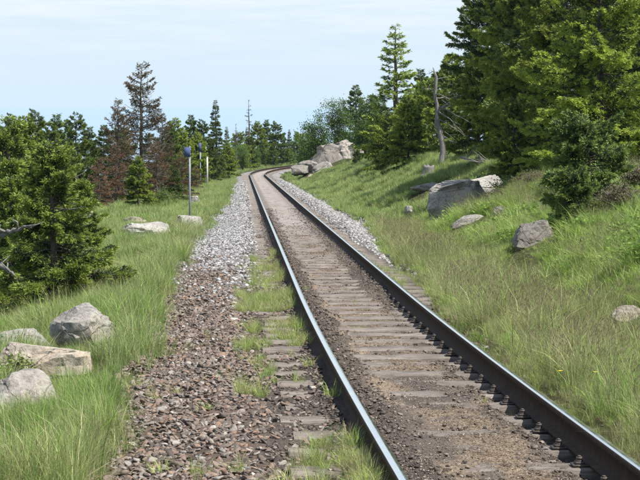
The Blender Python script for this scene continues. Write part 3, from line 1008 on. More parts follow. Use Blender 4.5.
# ------------------------------------------------------------------ rocks
def rock_mesh(seed, sx, sy, sz, cuts=8, rough=0.05, peak=0.0, mat='granite', blocky=0.0, keep=0.0):
    rs = np.random.default_rng(seed)
    V = (ICO5 if (sx * sz > 0.28) else ICO4)[0].copy()
    if blocky:
        V = np.sign(V) * np.abs(V) ** (1 - blocky)
        V /= np.abs(V).max()
    for k in range(cuts):
        n = rs.normal(size=3); n[2] = abs(n[2]) * 0.8; n /= np.linalg.norm(n)
        o = rs.uniform(0.42, 0.80) * (1 + 0.6 * blocky)
        d = V @ n
        V -= np.clip(d - o, 0, None)[:, None] * n * 0.97
    V = (V - (V.max(0) + V.min(0)) / 2) / ((V.max(0) - V.min(0)) / 2)
    if peak:
        V[:, 2] *= 1 + peak * np.exp(-((V[:, 0] / .45) ** 2 + (V[:, 1] / .5) ** 2)) * (V[:, 2] > 0)
    off = Vector((seed * 3.7, seed * 1.3, seed * 0.7))
    D = np.array([mnoise.fractal(Vector(v) * 2.1 + off, 1.0, 2.2, 5) for v in V])
    D2 = np.array([mnoise.fractal(Vector((v[0] * 1.2, v[1] * 1.2, v[2] * 6.0)) + off, 1.0, 2.2, 3) for v in V])
    CR = np.empty(len(V))
    for i, v in enumerate(V):
        q = mnoise.voronoi(Vector(v) * 1.5 + off + Vector((D[i], D2[i], D[i])) * 0.25)[0]
        CR[i] = min(1.0, (q[1] - q[0]) / 0.10)
    V *= (1 + rough * 2 * D + rough * 0.9 * D2 - 0.05 * (1 - CR) ** 1.5)[:, None]
    base_mesh = ICO5 if (sx * sz > 0.28) else ICO4
    me = np_mesh('rock', V * np.array([sx, sy, sz]) * 0.5, None, base_mesh[1], smooth=True)
    me.set_sharp_from_angle(angle=math.radians(24))
    me.materials.append(M[mat])
    return me

def rock(name, label, px, py, w_px, h_px, depth_ratio=0.9, d=None, seed=1, mat='granite', bury=0.35, rz=0.0, tilt=(0, 0), group=None, **kw):
    """px, py: image position of the middle of the visible base; w_px, h_px visible size"""
    g = ground_px(px, py) if d is None else on_ground(px, d)
    m = g.y / F
    w, h = w_px * m, h_px * m
    sz = h / (1 - bury)
    o = link(name, rock_mesh(seed, w, w * depth_ratio, sz, mat=mat, **kw))
    o.location = (g.x, g.y + w * depth_ratio * 0.3, float(ground(g.x, g.y + w * depth_ratio * 0.3)) + sz * (0.5 - bury))
    o.rotation_euler = (tilt[0], tilt[1], rz)
    tag(o, label, 'rock', group)
    ROCKS.append((o.location.x, o.location.y, w * 0.5, max(0.7, w, 0.055 * o.location.y)))
    return o

def build_rocks():
    rock('boulder', 'pointed grey boulder with rusty brown tip beside the near left spruce', 82, 346, 66, 36, 1.0, seed=3, mat='granite', peak=0.5, cuts=9, bury=0.25, rz=0.4)
    rock('boulder', 'low pale slab rising behind the pointed boulder', 24, 350, 60, 19, 0.8, seed=5, mat='granite_pale', cuts=6, bury=0.2, blocky=0.4)
    rock('boulder', 'broad flat tan slab between the pointed boulder and the mossy boulder', 36, 378, 110, 33, 0.7, seed=8, mat='granite_warm', cuts=7, bury=0.2, blocky=0.55)
    rock('boulder', 'rounded grey boulder with bright green plant behind it', 20, 411, 76, 40, 0.9, seed=11, mat='granite', bury=0.2, rz=0.8, blocky=0.3)
    rock('boulder', 'small grey stone in front of the rounded grey boulder', 0, 420, 40, 24, 0.9, seed=12, mat='granite', bury=0.3)
    rock('boulder', 'flat pale boulder in the left meadow', 147, 238, 50, 14, 0.8, seed=14, mat='granite_pale', bury=0.35, blocky=0.3)
    rock('boulder', 'thin brownish slab behind the flat pale boulder in the left meadow', 136, 227, 32, 9, 0.8, seed=15, mat='granite_warm', bury=0.4)
    rock('boulder', 'small pale boulder at the foot of the nearer sign post', 189, 229, 26, 14, 0.9, seed=16, mat='granite_pale', bury=0.3)
    rock('boulder', 'tiny pale stone behind the nearer sign post', 195, 203, 11, 7, 0.9, seed=17, mat='granite_pale', bury=0.3)
    # right bank
    rock('rock_outcrop', 'large angular granite outcrop with dark cracked front on the grassy bank', 459, 214, 50, 32, 0.9, seed=61, mat='granite', cuts=6, blocky=0.85, bury=0.2, rz=-0.38, tilt=(0.12, -0.12), rough=0.06)
    rock('rock_outcrop', 'long pale granite slab sloping up behind the cracked outcrop', 482, 204, 50, 24, 0.9, seed=62, mat='granite_pale', cuts=6, blocky=0.8, bury=0.25, tilt=(0.15, -0.25), rz=0.2, rough=0.06)
    rock('boulder', 'squat grey block leaning on the cracked outcrop', 437, 201, 16, 14, 0.9, seed=23, mat='granite', blocky=0.4, bury=0.3)
    rock('boulder', 'flat grey slab in the grass above the cracked outcrop', 431, 189, 40, 6, 0.7, seed=24, mat='granite', blocky=0.4, bury=0.35)
    rock('boulder', 'small pale stone in the grass below the flat slab', 409, 213, 9, 7, 0.9, seed=25, mat='granite_pale', bury=0.3)
    rock('boulder', 'low narrow ledge of grey rock below the outcrop', 468, 224, 36, 8, 0.5, seed=26, mat='granite', tilt=(0, -0.3), bury=0.4)
    rock('boulder', 'dark brown rounded boulder alone on the grassy bank', 537, 243, 46, 25, 0.9, seed=27, mat='granite_dark', cuts=9, bury=0.25, blocky=0.2)
    rock('boulder', 'small dark stone beside the low ledge', 500, 214, 14, 8, 0.9, seed=28, mat='granite_dark', bury=0.35)
    rock('boulder', 'pale flat slab under the tall spruces on top of the bank', 548, 163, 24, 8, 0.8, d=37, seed=29, mat='granite_pale', bury=0.3)
    rock('boulder', 'tan stone sunk in the grass below the tall spruces', 632, 320, 38, 14, 0.8, seed=30, mat='granite_warm', bury=0.35)
    # far cluster beside the bend
    far = [(300, 172, 14, 7, 76, 'small boulder at the rail end of the rock pile'),
           (309, 171, 16, 11, 81, 'wedge shaped boulder near the rail end of the rock pile'),
           (318, 170, 20, 14, 73, 'broken grey boulder low in the rock pile beside the bend'),
           (322, 174, 20, 8, 75, 'flat pale boulder in front of the rock pile beside the bend'),
           (330, 167, 26, 19, 71, 'big grey boulder in the rock pile beside the bend'),
           (328, 156, 18, 13, 74, 'steep boulder on top of the rock pile beside the bend'),
           (342, 163, 22, 15, 82, 'dark slanting slab in the middle of the rock pile'),
           (344, 153, 20, 11, 77, 'tilted boulder at the back of the rock pile'),
           (354, 163, 22, 15, 72, 'smooth brownish boulder at the end of the rock pile by the bushes'),
           (350, 170, 24, 7, 83, 'long low slab lying before the rock pile'),
           (362, 172, 12, 5, 78, 'small flat stone in the grass before the rock pile'),
           (311, 178, 8, 4, 79, 'tiny pale stone at the ballast edge before the rock pile')]
    rr = random.Random(9)
    for px, py, w, h, sd, lab in far:
        d = 132 + (172 - py) * 0.45
        o = rock('boulder', lab, px, py, w * 1.12, h * 1.12, 0.9, d=d, seed=sd, mat=['granite', 'granite_dark', 'granite', 'granite_dark', 'granite_warm'][sd % 5], blocky=rr.uniform(.55, .85), bury=0.25, cuts=8, rough=0.07,
                 rz=rr.uniform(-.6, .6), tilt=(rr.uniform(-.2, .25), rr.uniform(-.55, -.1)))
        o.location.z = min(at(px, py - h * 0.5, d).z - 0.04, o.location.z + 0.4)
    rock('boulder', 'white stone beside the foot of the short far post', 206, 183, 10, 8, 0.9, seed=41, mat='granite_pale', bury=0.3)
    rock('boulder', 'sunlit pale stone heap behind the far bend of the track', 270, 167, 18, 7, 0.6, d=206, seed=42, mat='granite_pale', bury=0.2)
build_rocks()
build_grass()

# ------------------------------------------------------------------ trees
def rhomb_shoots(P, D, L_, W, C, rs):
    """needle shoots as slim lozenges -> V, Q, C"""
    n = len(P)
    D = D / (np.linalg.norm(D, axis=1)[:, None] + 1e-9)
    R = rs.normal(size=(n, 3))
    A = np.cross(D, R); A /= np.linalg.norm(A, axis=1)[:, None] + 1e-9
    L_ = L_[:, None]; W = W[:, None]
    mid = P + D * L_ * 0.45
    tip = P + D * L_
    V = np.stack([P, mid + A * W, tip, mid - A * W], 1).reshape(-1, 3)
    Q = np.arange(n * 4).reshape(-1, 4)
    return V, Q, np.repeat(C, 4, 0)

PAL = dict(old=(0.030, 0.050, 0.019), mid=(0.075, 0.118, 0.03), new=(0.27, 0.335, 0.06))
PAL_NEAR = dict(old=(0.024, 0.040, 0.017), mid=(0.058, 0.092, 0.026), new=(0.215, 0.275, 0.055))
PAL_DARK = dict(old=(0.026, 0.043, 0.019), mid=(0.050, 0.082, 0.028), new=(0.15, 0.205, 0.05))
PAL_BROWN = dict(old=(0.10, 0.064, 0.042), mid=(0.15, 0.088, 0.052), new=(0.19, 0.125, 0.075))
PAL_HALF = dict(old=(0.05, 0.056, 0.028), mid=(0.085, 0.082, 0.042), new=(0.15, 0.11, 0.058))

def spruce(seed, H, R, shoots, pal=PAL, clear=0.04, shape=0.8, droop=0.25, tipfrac=0.35, gap=0.0, shoot=0.075, whorl=0.16, lean=0.0, bare=0.0, oneside=0.0, dead_low=0.0, chaos=10.0, twig=0.30):
    rs = np.random.default_rng(seed)
    wood = Acc(); bare_acc = Acc()
    nz = 14
    tz = np.linspace(0, 1, nz)
    wob = np.cumsum(rs.normal(0, 0.012 * H / 4, (nz, 2)), 0) + np.outer(tz, [lean, 0])
    wob -= wob[0]
    tp = np.stack([wob[:, 0], wob[:, 1], tz * H - 0.15], 1)
    r0 = 0.02 * H + 0.012
    wood.add(*tube(tp, r0 * (1 - tz * 0.93), 8))
    def trunk_at(z):
        return np.array([np.interp(z, tp[:, 2], tp[:, 0]), np.interp(z, tp[:, 2], tp[:, 1]), z])
    br = []
    z = clear * H
    while z < H * 0.985:
        f = z / H
        k = rs.integers(4, 7) if f < .9 else 4
        a0 = rs.uniform(0, 6.28)
        for b in range(k):
            if rs.random() < gap: continue
            a = a0 + b * 6.283 / k + rs.normal(0, .25)
            prof = (1 - f) ** shape * (0.72 + 0.28 * min(1, f / 0.12)) + 0.02
            Lb = R * prof * rs.uniform(.62, 1.18)
            if oneside: Lb *= 1 - oneside * 0.5 * (1 - math.cos(a))
            br.append((z + rs.normal(0, .03), a, Lb, f))
        z += whorl * (1.1 - 0.55 * f) * rs.uniform(.7, 1.3)
    tot = sum(max(b[2], .06) ** 1.55 for b in br)
    SP, SD, SL, SWd, SCc = [], [], [], [], []
    old, mid, new = (np.array(pal[k]) for k in ('old', 'mid', 'new'))
    for z, a, Lb, f in br:
        base = trunk_at(z)
        el = math.radians(38 * f - 12 + rs.normal(0, chaos))
        h = np.array([math.cos(a), math.sin(a), 0.0])
        nseg = 6
        t = np.linspace(0, 1, nseg)
        zz = Lb * (math.sin(el) * t - droop * t ** 2 * (1 - f) + 0.18 * t ** 3)
        side = np.array([-h[1], h[0], 0]) * rs.normal(0, 0.08) * Lb
        pts = base + np.outer(t * Lb * math.cos(el), h) + np.outer(t ** 2, side)
        pts[:, 2] += zz
        bfresh = rs.normal(0, .10)
        isbare = rs.random() < bare or (f < dead_low and rs.random() < 0.75)
        V, Q, T = tube(pts, 0.0045 * (1 + Lb * 2.2) * (1 - 0.85 * t) + 0.0015, 4, False)
        (bare_acc if isbare else wood).add(V, Q, T)
        if isbare:
            for q in range(int(4 + Lb * 8)):
                tt = rs.uniform(.2, 1); p = np.array([np.interp(tt, t, pts[:, i]) for i in range(3)])
                d = h * rs.uniform(.2, 1) + rs.normal(0, .6, 3); d *= Lb * .28 * (1.1 - tt) / np.linalg.norm(d)
                V, Q, T = tube([p, p + d * .6, p + d + [0, 0, -.02]], [.004, .003, .001], 3, False)
                bare_acc.add(V, Q, T)
            continue
        n = max(10, int(shoots * max(Lb, .06) ** 1.55 / tot))
        tt = rs.random(n) ** 0.62 * 0.92 + 0.08
        B = np.stack([np.interp(tt, t, pts[:, i]) for i in range(3)], 1)
        TD = np.stack([np.interp(tt, t, np.gradient(pts[:, i], t)) for i in range(3)], 1); TD /= np.linalg.norm(TD, axis=1)[:, None]
        sgn = rs.choice([-1, 1], n)
        lat = np.cross(TD, [0, 0, 1.0]); lat /= np.linalg.norm(lat, axis=1)[:, None] + 1e-9
        ntw = max(5, int(Lb * 16))         # twigs: shoots gather on discrete side twigs
        tq = (np.floor(tt * ntw) + 0.5 + rs.normal(0, .10, n)) / ntw
        tt2 = np.clip(tq, 0.05, 1.0)
        B = np.stack([np.interp(tt2, t, pts[:, i]) for i in range(3)], 1)
        TL = (twig * Lb * (1.08 - tt2) ** 0.75 + 0.05) * (0.75 + 0.5 * _hash(np.floor(tt * ntw), sgn, int(seed * 7 + a * 100)))
        s = rs.random(n) ** 0.7
        twd = TD * 0.62 + lat * sgn[:, None] * 0.78
        twd[:, 2] += -0.10 + 0.75 * (_hash(np.floor(tt * ntw), sgn + 5, int(seed * 3 + a * 77)) - 0.5)
        P = B + twd * (TL * s)[:, None]
        P[:, 2] -= 0.22 * TL * s ** 2
        P += rs.normal(0, 0.012, (n, 3))
        dd = twd + rs.normal(0, 0.55, (n, 3)) + TD * 0.3
        dd[:, 2] += 0.05
        fresh = (s * 0.66 + tt2 * 0.36 + 0.03 + rs.normal(0, .10, n)) + bfresh
        c = np.where((fresh > 1 - tipfrac)[:, None], new, np.where((fresh > 0.42)[:, None], mid, old))
        c = c * rs.uniform(.75, 1.3, (n, 1))
        SP.append(P); SD.append(dd); SL.append(shoot * rs.uniform(.65, 1.35, n) * (0.8 + .2 * min(1, Lb))); SWd.append(shoot * rs.uniform(.09, .15, n)); SCc.append(c)
    crown = Acc()
    V, Q, Cc = rhomb_shoots(np.vstack(SP), np.vstack(SD), np.concatenate(SL), np.concatenate(SWd), np.vstack(SCc), rs)
    crown.add(V, Q, None, Cc)
    tm = wood.mesh('trunk', True); tm.materials.append(M['bark'])
    cmn = crown.mesh('crown'); cmn.materials.append(M['needles'])
    bmn = None
    if bare_acc.n:
        bmn = bare_acc.mesh('dead_branches'); bmn.materials.append(M['deadwood'])
    return dict(trunk=tm, crown=cmn, dead=bmn, H=H)

def broadleaf(seed, H, R, nleaf, cols, leaf=0.05, stems=7):
    """multi-stemmed mountain ash / willow bush"""
    rs = np.random.default_rng(seed)
    wood = Acc(); ends = []
    for s in range(stems):
        a = rs.uniform(0, 6.28); out = R * rs.uniform(.15, .75)
        t = np.linspace(0, 1, 7)
        top = H * rs.uniform(.65, 1.0) * (1 - 0.35 * (out / R) ** 2)
        pts = np.stack([math.cos(a) * out * t ** 1.4, math.sin(a) * out * t ** 1.4, top * t - .1], 1) + np.cumsum(rs.normal(0, .02, (7, 3)), 0)
        wood.add(*tube(pts, 0.03 * H / 3 * (1 - .85 * t) + .004, 6))
        for b in range(9):
            tt = rs.uniform(.3, 1.0); p = np.array([np.interp(tt, t, pts[:, i]) for i in range(3)])
            d = rs.normal(0, 1, 3); d[2] = abs(d[2]) * .6 + .1; d /= np.linalg.norm(d)
            l = R * rs.uniform(.25, .5)
            q = np.stack([p, p + d * l * .5 + [0, 0, .04], p + d * l])
            wood.add(*tube(q, [.012, .008, .003], 4, False))
            ends.append((p + d * l * .5, p + d * l, l))
    idx = rs.integers(0, len(ends), nleaf)
    A = np.array([e[0] for e in ends])[idx]; E = np.array([e[1] for e in ends])[idx]; l = np.array([e[2] for e in ends])[idx]
    P = A + (E - A) * rs.random((nleaf, 1)) * 1.1 + rs.normal(0, 1, (nleaf, 3)) * (l * 0.26)[:, None]
    P[:, 2] = np.maximum(P[:, 2], 0.05)
    D = rs.normal(0, 1, (nleaf, 3)); D[:, 2] -= .3; D /= np.linalg.norm(D, axis=1)[:, None]
    S = np.cross(D, rs.normal(0, .5, (nleaf, 3)) + [0, 0, 1]); S /= np.linalg.norm(S, axis=1)[:, None]
    L_ = leaf * rs.uniform(.6, 1.3, (nleaf, 1))
    V = np.stack([P, P + D * L_ * .5 + S * L_ * .3, P + D * L_, P + D * L_ * .5 - S * L_ * .3], 1).reshape(-1, 3)
    Q = np.arange(nleaf * 4).reshape(-1, 4)
    cc = np.array(cols)[rs.integers(0, len(cols), nleaf)] * rs.uniform(.75, 1.25, (nleaf, 1))
    crown = Acc(); crown.add(V, Q, None, np.repeat(cc, 4, 0))
    tm = wood.mesh('trunk', True); tm.materials.append(M['bark'])
    cmn = crown.mesh('crown'); cmn.materials.append(M['leaves'])
    return dict(trunk=tm, crown=cmn, dead=None, H=H)

def plant(kind, name, label, px, top_py, d, cat='tree', group=None, rz=None, wide=1.0, sink=0.0, H=None):
    g = on_ground(px, d)
    if H is None:
        H = at(px, top_py, d).z - g.z
    s = H / kind['H']
    o = empty(name, (g.x, g.y, g.z - sink), RT.uniform(0, 6.28) if rz is None else rz)
    o.scale = (s * wide, s * wide, s)
    link('trunk', kind['trunk'], o)
    link('crown', kind['crown'], o)
    if kind['dead'] is not None:
        link('dead_branches', kind['dead'], o)
    tag(o, label, cat, group)
    return o
RT = random.Random(77)

def build_trees():
    hero = [spruce(501, 5.6, 2.1, 190000, chaos=17, twig=0.25, clear=0.03, tipfrac=0.42, whorl=0.19, shoot=0.08, shape=0.5, gap=0.1),
            spruce(502, 6.0, 2.3, 190000, chaos=17, twig=0.25, clear=0.02, tipfrac=0.40, whorl=0.20, droop=0.32, shoot=0.08, shape=0.5, gap=0.1),
            spruce(503, 5.2, 2.0, 150000, chaos=17, twig=0.25, pal=PAL_DARK, clear=0.08, tipfrac=0.34, whorl=0.20, dead_low=0.10, shoot=0.085, shape=0.5)]
    near = [spruce(511, 2.4, 0.95, 80000, pal=PAL_NEAR, clear=0.005, tipfrac=0.38, whorl=0.115, shoot=0.055, gap=0.06, bare=0.04, chaos=16, shape=0.78),
            spruce(512, 2.2, 0.8, 60000, pal=PAL_NEAR, clear=0.05, tipfrac=0.36, whorl=0.15, shoot=0.055, gap=0.15, dead_low=.2)]
    mid = [spruce(521, 4.0, 1.55, 70000, clear=0.02, tipfrac=0.34, shoot=0.10, whorl=0.24, shape=0.75, gap=0.08),
           spruce(522, 4.2, 1.3, 52000, pal=PAL_DARK, clear=0.02, tipfrac=0.30, shoot=0.10, whorl=0.24, gap=0.1, shape=0.8),
           spruce(523, 3.6, 1.8, 70000, pal=PAL, clear=0.02, tipfrac=0.36, shoot=0.10, whorl=0.24, shape=0.6, gap=0.08),
           spruce(525, 3.9, 1.6, 60000, pal=PAL_DARK, clear=0.02, tipfrac=0.36, shoot=0.10, whorl=0.26, shape=0.65, gap=0.12)]
    bushy = spruce(524, 1.5, 1.0, 45000, pal=PAL_DARK, clear=0.02, tipfrac=0.30, shoot=0.075, whorl=0.11, shape=0.35, gap=0.12, lean=-0.25, droop=0.4)
    slim = spruce(531, 4.4, 0.62, 20000, pal=PAL_DARK, tipfrac=0.25, shoot=0.09, whorl=0.19, gap=0.12)
    lone = spruce(532, 4.6, 1.05, 22000, pal=PAL, tipfrac=0.34, shoot=0.095, whorl=0.26, gap=0.12, droop=0.12, shape=0.9)
    halfdead = spruce(541, 4.6, 1.15, 28000, pal=PAL_HALF, tipfrac=0.36, shoot=0.09, whorl=0.15, gap=0.1, bare=0.35, droop=0.05, shape=0.62)
    brown = spruce(542, 3.2, 1.15, 22000, pal=PAL_BROWN, tipfrac=0.3, shoot=0.085, whorl=0.18, bare=0.35, gap=0.1)
    wisp = spruce(543, 4.2, 0.42, 3000, pal=PAL_HALF, tipfrac=0.2, shoot=0.08, whorl=0.30, gap=0.35, bare=0.45)
    LC = [(0.085, 0.15, 0.03), (0.12, 0.20, 0.04), (0.16, 0.25, 0.06), (0.06, 0.11, 0.025)]
    rowan = [broadleaf(551, 3.2, 1.5, 9000, LC, 0.085, 9), broadleaf(552, 2.6, 1.4, 8000, LC, 0.085, 8)]
    low = broadleaf(553, 0.5, 0.55, 5000, [(0.12, 0.20, 0.035), (0.16, 0.26, 0.05), (0.09, 0.16, 0.03)], 0.035, 14)
    moss = broadleaf(554, 0.35, 0.35, 3000, [(0.22, 0.30, 0.05), (0.26, 0.34, 0.06), (0.18, 0.26, 0.05)], 0.03, 12)

    # right: the tall spruces on the bank
    plant(hero[0], 'spruce_tree', 'tall bushy spruce with yellow green tips filling the corner above the tan stone', 636, -95, 45, rz=0.3)
    plant(hero[1], 'spruce_tree', 'broad spruce with bright shoots standing behind the pale flat slab', 560, -75, 50, rz=2.1)
    plant(hero[0], 'spruce_tree', 'dense spruce with low branches to the right of the fallen grey branch', 522, -32, 58, rz=4.0)
    plant(hero[2], 'spruce_tree', 'dark spruce directly behind the dead grey trunk', 486, -14, 74, rz=1.2)
    plant(hero[2], 'spruce_tree', 'dark old spruce with bare lower stem behind the broad bright spruce', 606, -130, 56, rz=0.8)
    plant(hero[1], 'spruce_tree', 'large spruce at the back of the tall group on the bank', 680, -110, 52, rz=5.2)
    plant(hero[0], 'spruce_tree', 'wide spruce with branches sweeping the ground behind the young dark spruce', 600, -40, 42, rz=2.7, H=4.3, wide=1.2)
    plant(hero[1], 'spruce_tree', 'spruce closing the gap between the two broad bright spruces', 530, -80, 64, rz=3.3)
    plant(mid[0], 'spruce_tree', 'fresh tipped spruce just behind the dead grey trunk', 452, 54, 80, rz=1.1)
    plant(mid[2], 'spruce_tree', 'wide spruce filling the foot of the group behind the fallen branch', 478, 62, 66, rz=2.9)
    plant(mid[3], 'spruce_tree', 'dark spruce between the dead trunk and the bushy spruce beside it', 436, 70, 88, rz=0.4)
    plant(mid[2], 'spruce_tree', 'low bright spruce spreading before the broad spruce', 548, 84, 47, rz=5.0)
    plant(bushy, 'spruce_tree', 'young dark spruce leaning out low over the grassy bank', 598, 128, 31, H=1.3, wide=0.95, rz=0)
    plant(bushy, 'spruce_tree', 'small drooping spruce crouching against the young dark spruce', 578, 160, 30.2, H=0.75, wide=1.0, rz=1.0)
    plant(near[0], 'spruce_tree', 'short light spruce in front of the tall group beside the pale slab', 513, 96, 46, rz=2.0)
    plant(low, 'bilberry_shrub', 'round bright bilberry cushion on the bank above the outcrop', 512, 160, 43, cat='shrub', H=0.42, wide=1.6)
    plant(low, 'bilberry_shrub', 'bright low bilberry shrub beside the pale flat slab', 580, 150, 38, cat='shrub', H=0.4, wide=1.5)
    plant(low, 'bilberry_shrub', 'dark green bilberry clump between the dark boulder and young spruce', 555, 170, 38, cat='shrub', H=0.3, wide=1.3)
    plant(low, 'bilberry_shrub', 'leafy bilberry patch beside the small dark stone', 482, 214, 43, cat='shrub', H=0.22, wide=1.3)
    heath = broadleaf(555, 0.55, 0.5, 6000, [(0.16, 0.135, 0.085), (0.20, 0.16, 0.11), (0.13, 0.14, 0.06), (0.17, 0.19, 0.08)], 0.03, 22)
    plant(heath, 'heather_shrub', 'brownish heather bush in front of the young dark spruce', 618, 200, 29.5, cat='shrub', H=0.42, wide=1.3)
    plant(heath, 'heather_shrub', 'grey brown heather at the foot of the tall corner spruce', 640, 190, 31.5, cat='shrub', H=0.45, wide=1.2)
    plant(heath, 'heather_shrub', 'rusty heather patch beside the round bilberry cushion', 535, 176, 40, cat='shrub', H=0.28, wide=1.8)
    plant(heath, 'heather_shrub', 'low heather between the outcrop and the dark boulder', 505, 200, 41, cat='shrub', H=0.25, wide=1.6)
    plant(low, 'bilberry_shrub', 'bilberry hump under the wide spruce by the fallen branch', 496, 165, 47, cat='shrub', H=0.4, wide=1.5)
    plant(low, 'bilberry_shrub', 'bilberry growing over the top of the cracked outcrop', 470, 180, 47, cat='shrub', H=0.3, wide=1.4)
    plant(low, 'bilberry_shrub', 'bilberry tuft beside the small squat block', 424, 200, 48, cat='shrub', H=0.22, wide=1.3)
    # middle: around the lone spruce
    plant(lone, 'spruce_tree', 'slender lone spruce rising above the bushes beside the dead trunk', 397, 22, 92, rz=1.0, wide=1.35)
    plant(mid[0], 'spruce_tree', 'bushy spruce left of the dead grey trunk', 408, 92, 76)
    plant(mid[2], 'spruce_tree', 'low wide spruce behind the rock pile', 390, 112, 86)
    plant(mid[0], 'spruce_tree', 'rounded spruce under the slender lone spruce', 400, 100, 96)
    plant(mid[2], 'spruce_tree', 'spruce squeezed between dead trunk and bushy spruce', 428, 78, 84)
    plant(mid[1], 'spruce_tree', 'dark spruce tip peering over the rowan bushes', 356, 84, 152)
    plant(mid[1], 'spruce_tree', 'dark spruce standing behind the rounded spruce', 418, 68, 104)
    plant(mid[3], 'spruce_tree', 'bushy dark spruce filling the gap behind the sunlit rowan bush', 380, 102, 118)
    plant(mid[0], 'spruce_tree', 'spruce with fresh tips between lone spruce and dead trunk', 420, 90, 92)
    plant(mid[1], 'spruce_tree', 'dark narrow spruce in front of the tall rowan bush', 372, 100, 128)
    plant(mid[3], 'spruce_tree', 'bushy spruce low behind the end of the rock pile', 366, 122, 140)
    plant(bushy, 'spruce_tree', 'tiny dark spruce in the grass before the rock pile', 357, 160, 112, H=0.75, wide=0.7)
    plant(rowan[0], 'rowan_bush', 'light green rowan bush above the rock pile', 342, 98, 142, cat='bush')
    plant(rowan[1], 'rowan_bush', 'pale rowan bush at the outer end of the rock pile', 318, 118, 148, cat='bush')
    plant(rowan[0], 'rowan_bush', 'taller rowan bush next to the dark spruce tip', 366, 94, 124, cat='bush')
    plant(rowan[1], 'rowan_bush', 'sunlit rowan bush under the slender lone spruce', 382, 112, 106, cat='bush')
    plant(rowan[1], 'rowan_bush', 'low rowan bush in the dip behind the rocks', 306, 134, 160, cat='bush')

    # left: near group
    plant(near[0], 'spruce_tree', 'bright tipped spruce spreading over the boulders by the left verge', 52, 138, 23.5, rz=0.5, wide=1.15)
    plant(near[1], 'spruce_tree', 'spruce with grey trunk showing through its thin crown', 8, 112, 28, rz=1.4)
    plant(near[0], 'spruce_tree', 'small bright spruce at the meadow side of the left spruce group', 82, 176, 26, rz=3.2)
    plant(near[0], 'spruce_tree', 'shaded low spruce behind the weathered dead root', 12, 172, 25.5, rz=4.4)
    plant(mid[0], 'spruce_tree', 'spruce with rounded top behind the thin grey trunked spruce', 24, 116, 44)
    # left: middle distance
    grp = 'dark spruces closing the left meadow'
    for px, top, d, k in ((-8, 118, 60, 1), (38, 112, 66, 3), (60, 113, 62, 1), (76, 115, 70, 3), (92, 126, 74, 1), (14, 116, 74, 3), (104, 124, 84, 1), (50, 126, 58, 3), (30, 132, 54, 1), (122, 126, 92, 3), (150, 132, 94, 1), (172, 128, 98, 3), (68, 132, 76, 1), (2, 128, 56, 3)):
        plant(mid[k], 'spruce_tree', {1: 'narrow dark spruce in the row closing the left meadow', 3: 'broad bushy dark spruce in the row closing the left meadow'}[k], px, top, d, group=grp if k == 1 else 'broad ' + grp)
    plant(halfdead, 'spruce_tree', 'tall half dead spruce with rusty brown needles and bare twigs at its top', 142, 62, 74, rz=0.6)
    plant(halfdead, 'spruce_tree', 'shorter half dead spruce left of the tall rusty one', 118, 99, 72, rz=2.2)
    plant(halfdead, 'spruce_tree', 'grey thin spruce right of the tall rusty one', 163, 112, 84, rz=4.2)
    plant(mid[0], 'spruce_tree', 'green young spruce in front of the tall rusty spruce', 138, 156, 63)
    plant(mid[3], 'spruce_tree', 'small spruce beside the nearer sign post', 176, 168, 70)
    bg = 'brown dead spruces along the left meadow'
    for px, top, d in ((100, 156, 64), (116, 142, 70), (157, 140, 70), (182, 150, 74)):
        plant(brown, 'dead_spruce', 'brown dead spruce at the edge of the left meadow', px, top, d, group=bg)
    plant(brown, 'dead_spruce', 'small rust red dead spruce behind the sign posts', 197, 166, 92, H=1.15)
    plant(low, 'bilberry_shrub', 'small brownish green shrub at the left meadow edge', 82, 208, 56, cat='shrub', H=0.5)
    plant(low, 'bilberry_shrub', 'bright low shrub at the foot of the dead spruces', 165, 196, 64, cat='shrub', H=0.5)
    plant(moss, 'bilberry_shrub', 'yellow green plant growing between the left boulders', 14, 384, ground_px(14, 392).y, cat='shrub', H=0.27, wide=1.25)
    plant(moss, 'bilberry_shrub', 'yellow green cushion at the ballast edge of the left verge', 168, 305, ground_px(168, 312).y, cat='shrub', H=0.16, wide=2.4)
    # left: beyond the bend
    plant(slim, 'spruce_tree', 'slim pointed spruce behind the sign posts', 216, 99, 128, rz=0.2)
    plant(wisp, 'spruce_tree', 'thin wispy half bare spruce rising above the far wood', 250, 97, 190, rz=1.0)
    plant(wisp, 'spruce_tree', 'thin bare spruce next to the slim pointed spruce', 236, 122, 170, rz=2.0)
    fg = 'spruces beyond the bend'
    for i, (px, top, d) in enumerate(((176, 118, 112), (190, 114, 120), (203, 121, 126), (226, 126, 150), (238, 132, 176), (258, 121, 196), (268, 119, 205), (277, 122, 200), (247, 128, 186),
                                      (170, 138, 100), (198, 132, 112), (220, 146, 132), (250, 136, 178), (289, 129, 215), (299, 132, 218), (184, 130, 104), (210, 138, 118), (284, 136, 194), (294, 141, 205), (310, 132, 220), (228, 142, 140), (262, 140, 190), (273, 144, 186))):
        k = [mid[0], mid[1], mid[3], slim, mid[2]][i % 5]
        lab = ['fresh green spruce in the wood beyond the bend', 'narrow dark spruce in the wood beyond the bend', 'bushy dark spruce in the wood beyond the bend',
               'slim spire of a spruce in the wood beyond the bend', 'wide low spruce in the wood beyond the bend'][i % 5]
        plant(k, 'spruce_tree', lab, px, top, d, group=fg + ['', ', narrow', ', bushy', ', slim', ', wide'][i % 5])
    rg = 'leafy bushes beyond the bend'
    for px, top, d in ((230, 146, 160), (243, 144, 172), (256, 146, 182), (268, 148, 192), (281, 148, 198), (292, 150, 204)):
        plant(rowan[RT.randrange(2)], 'rowan_bush', 'leafy yellow green bush lining the far bend of the track', px, top, d, cat='bush', group=rg)
build_trees()

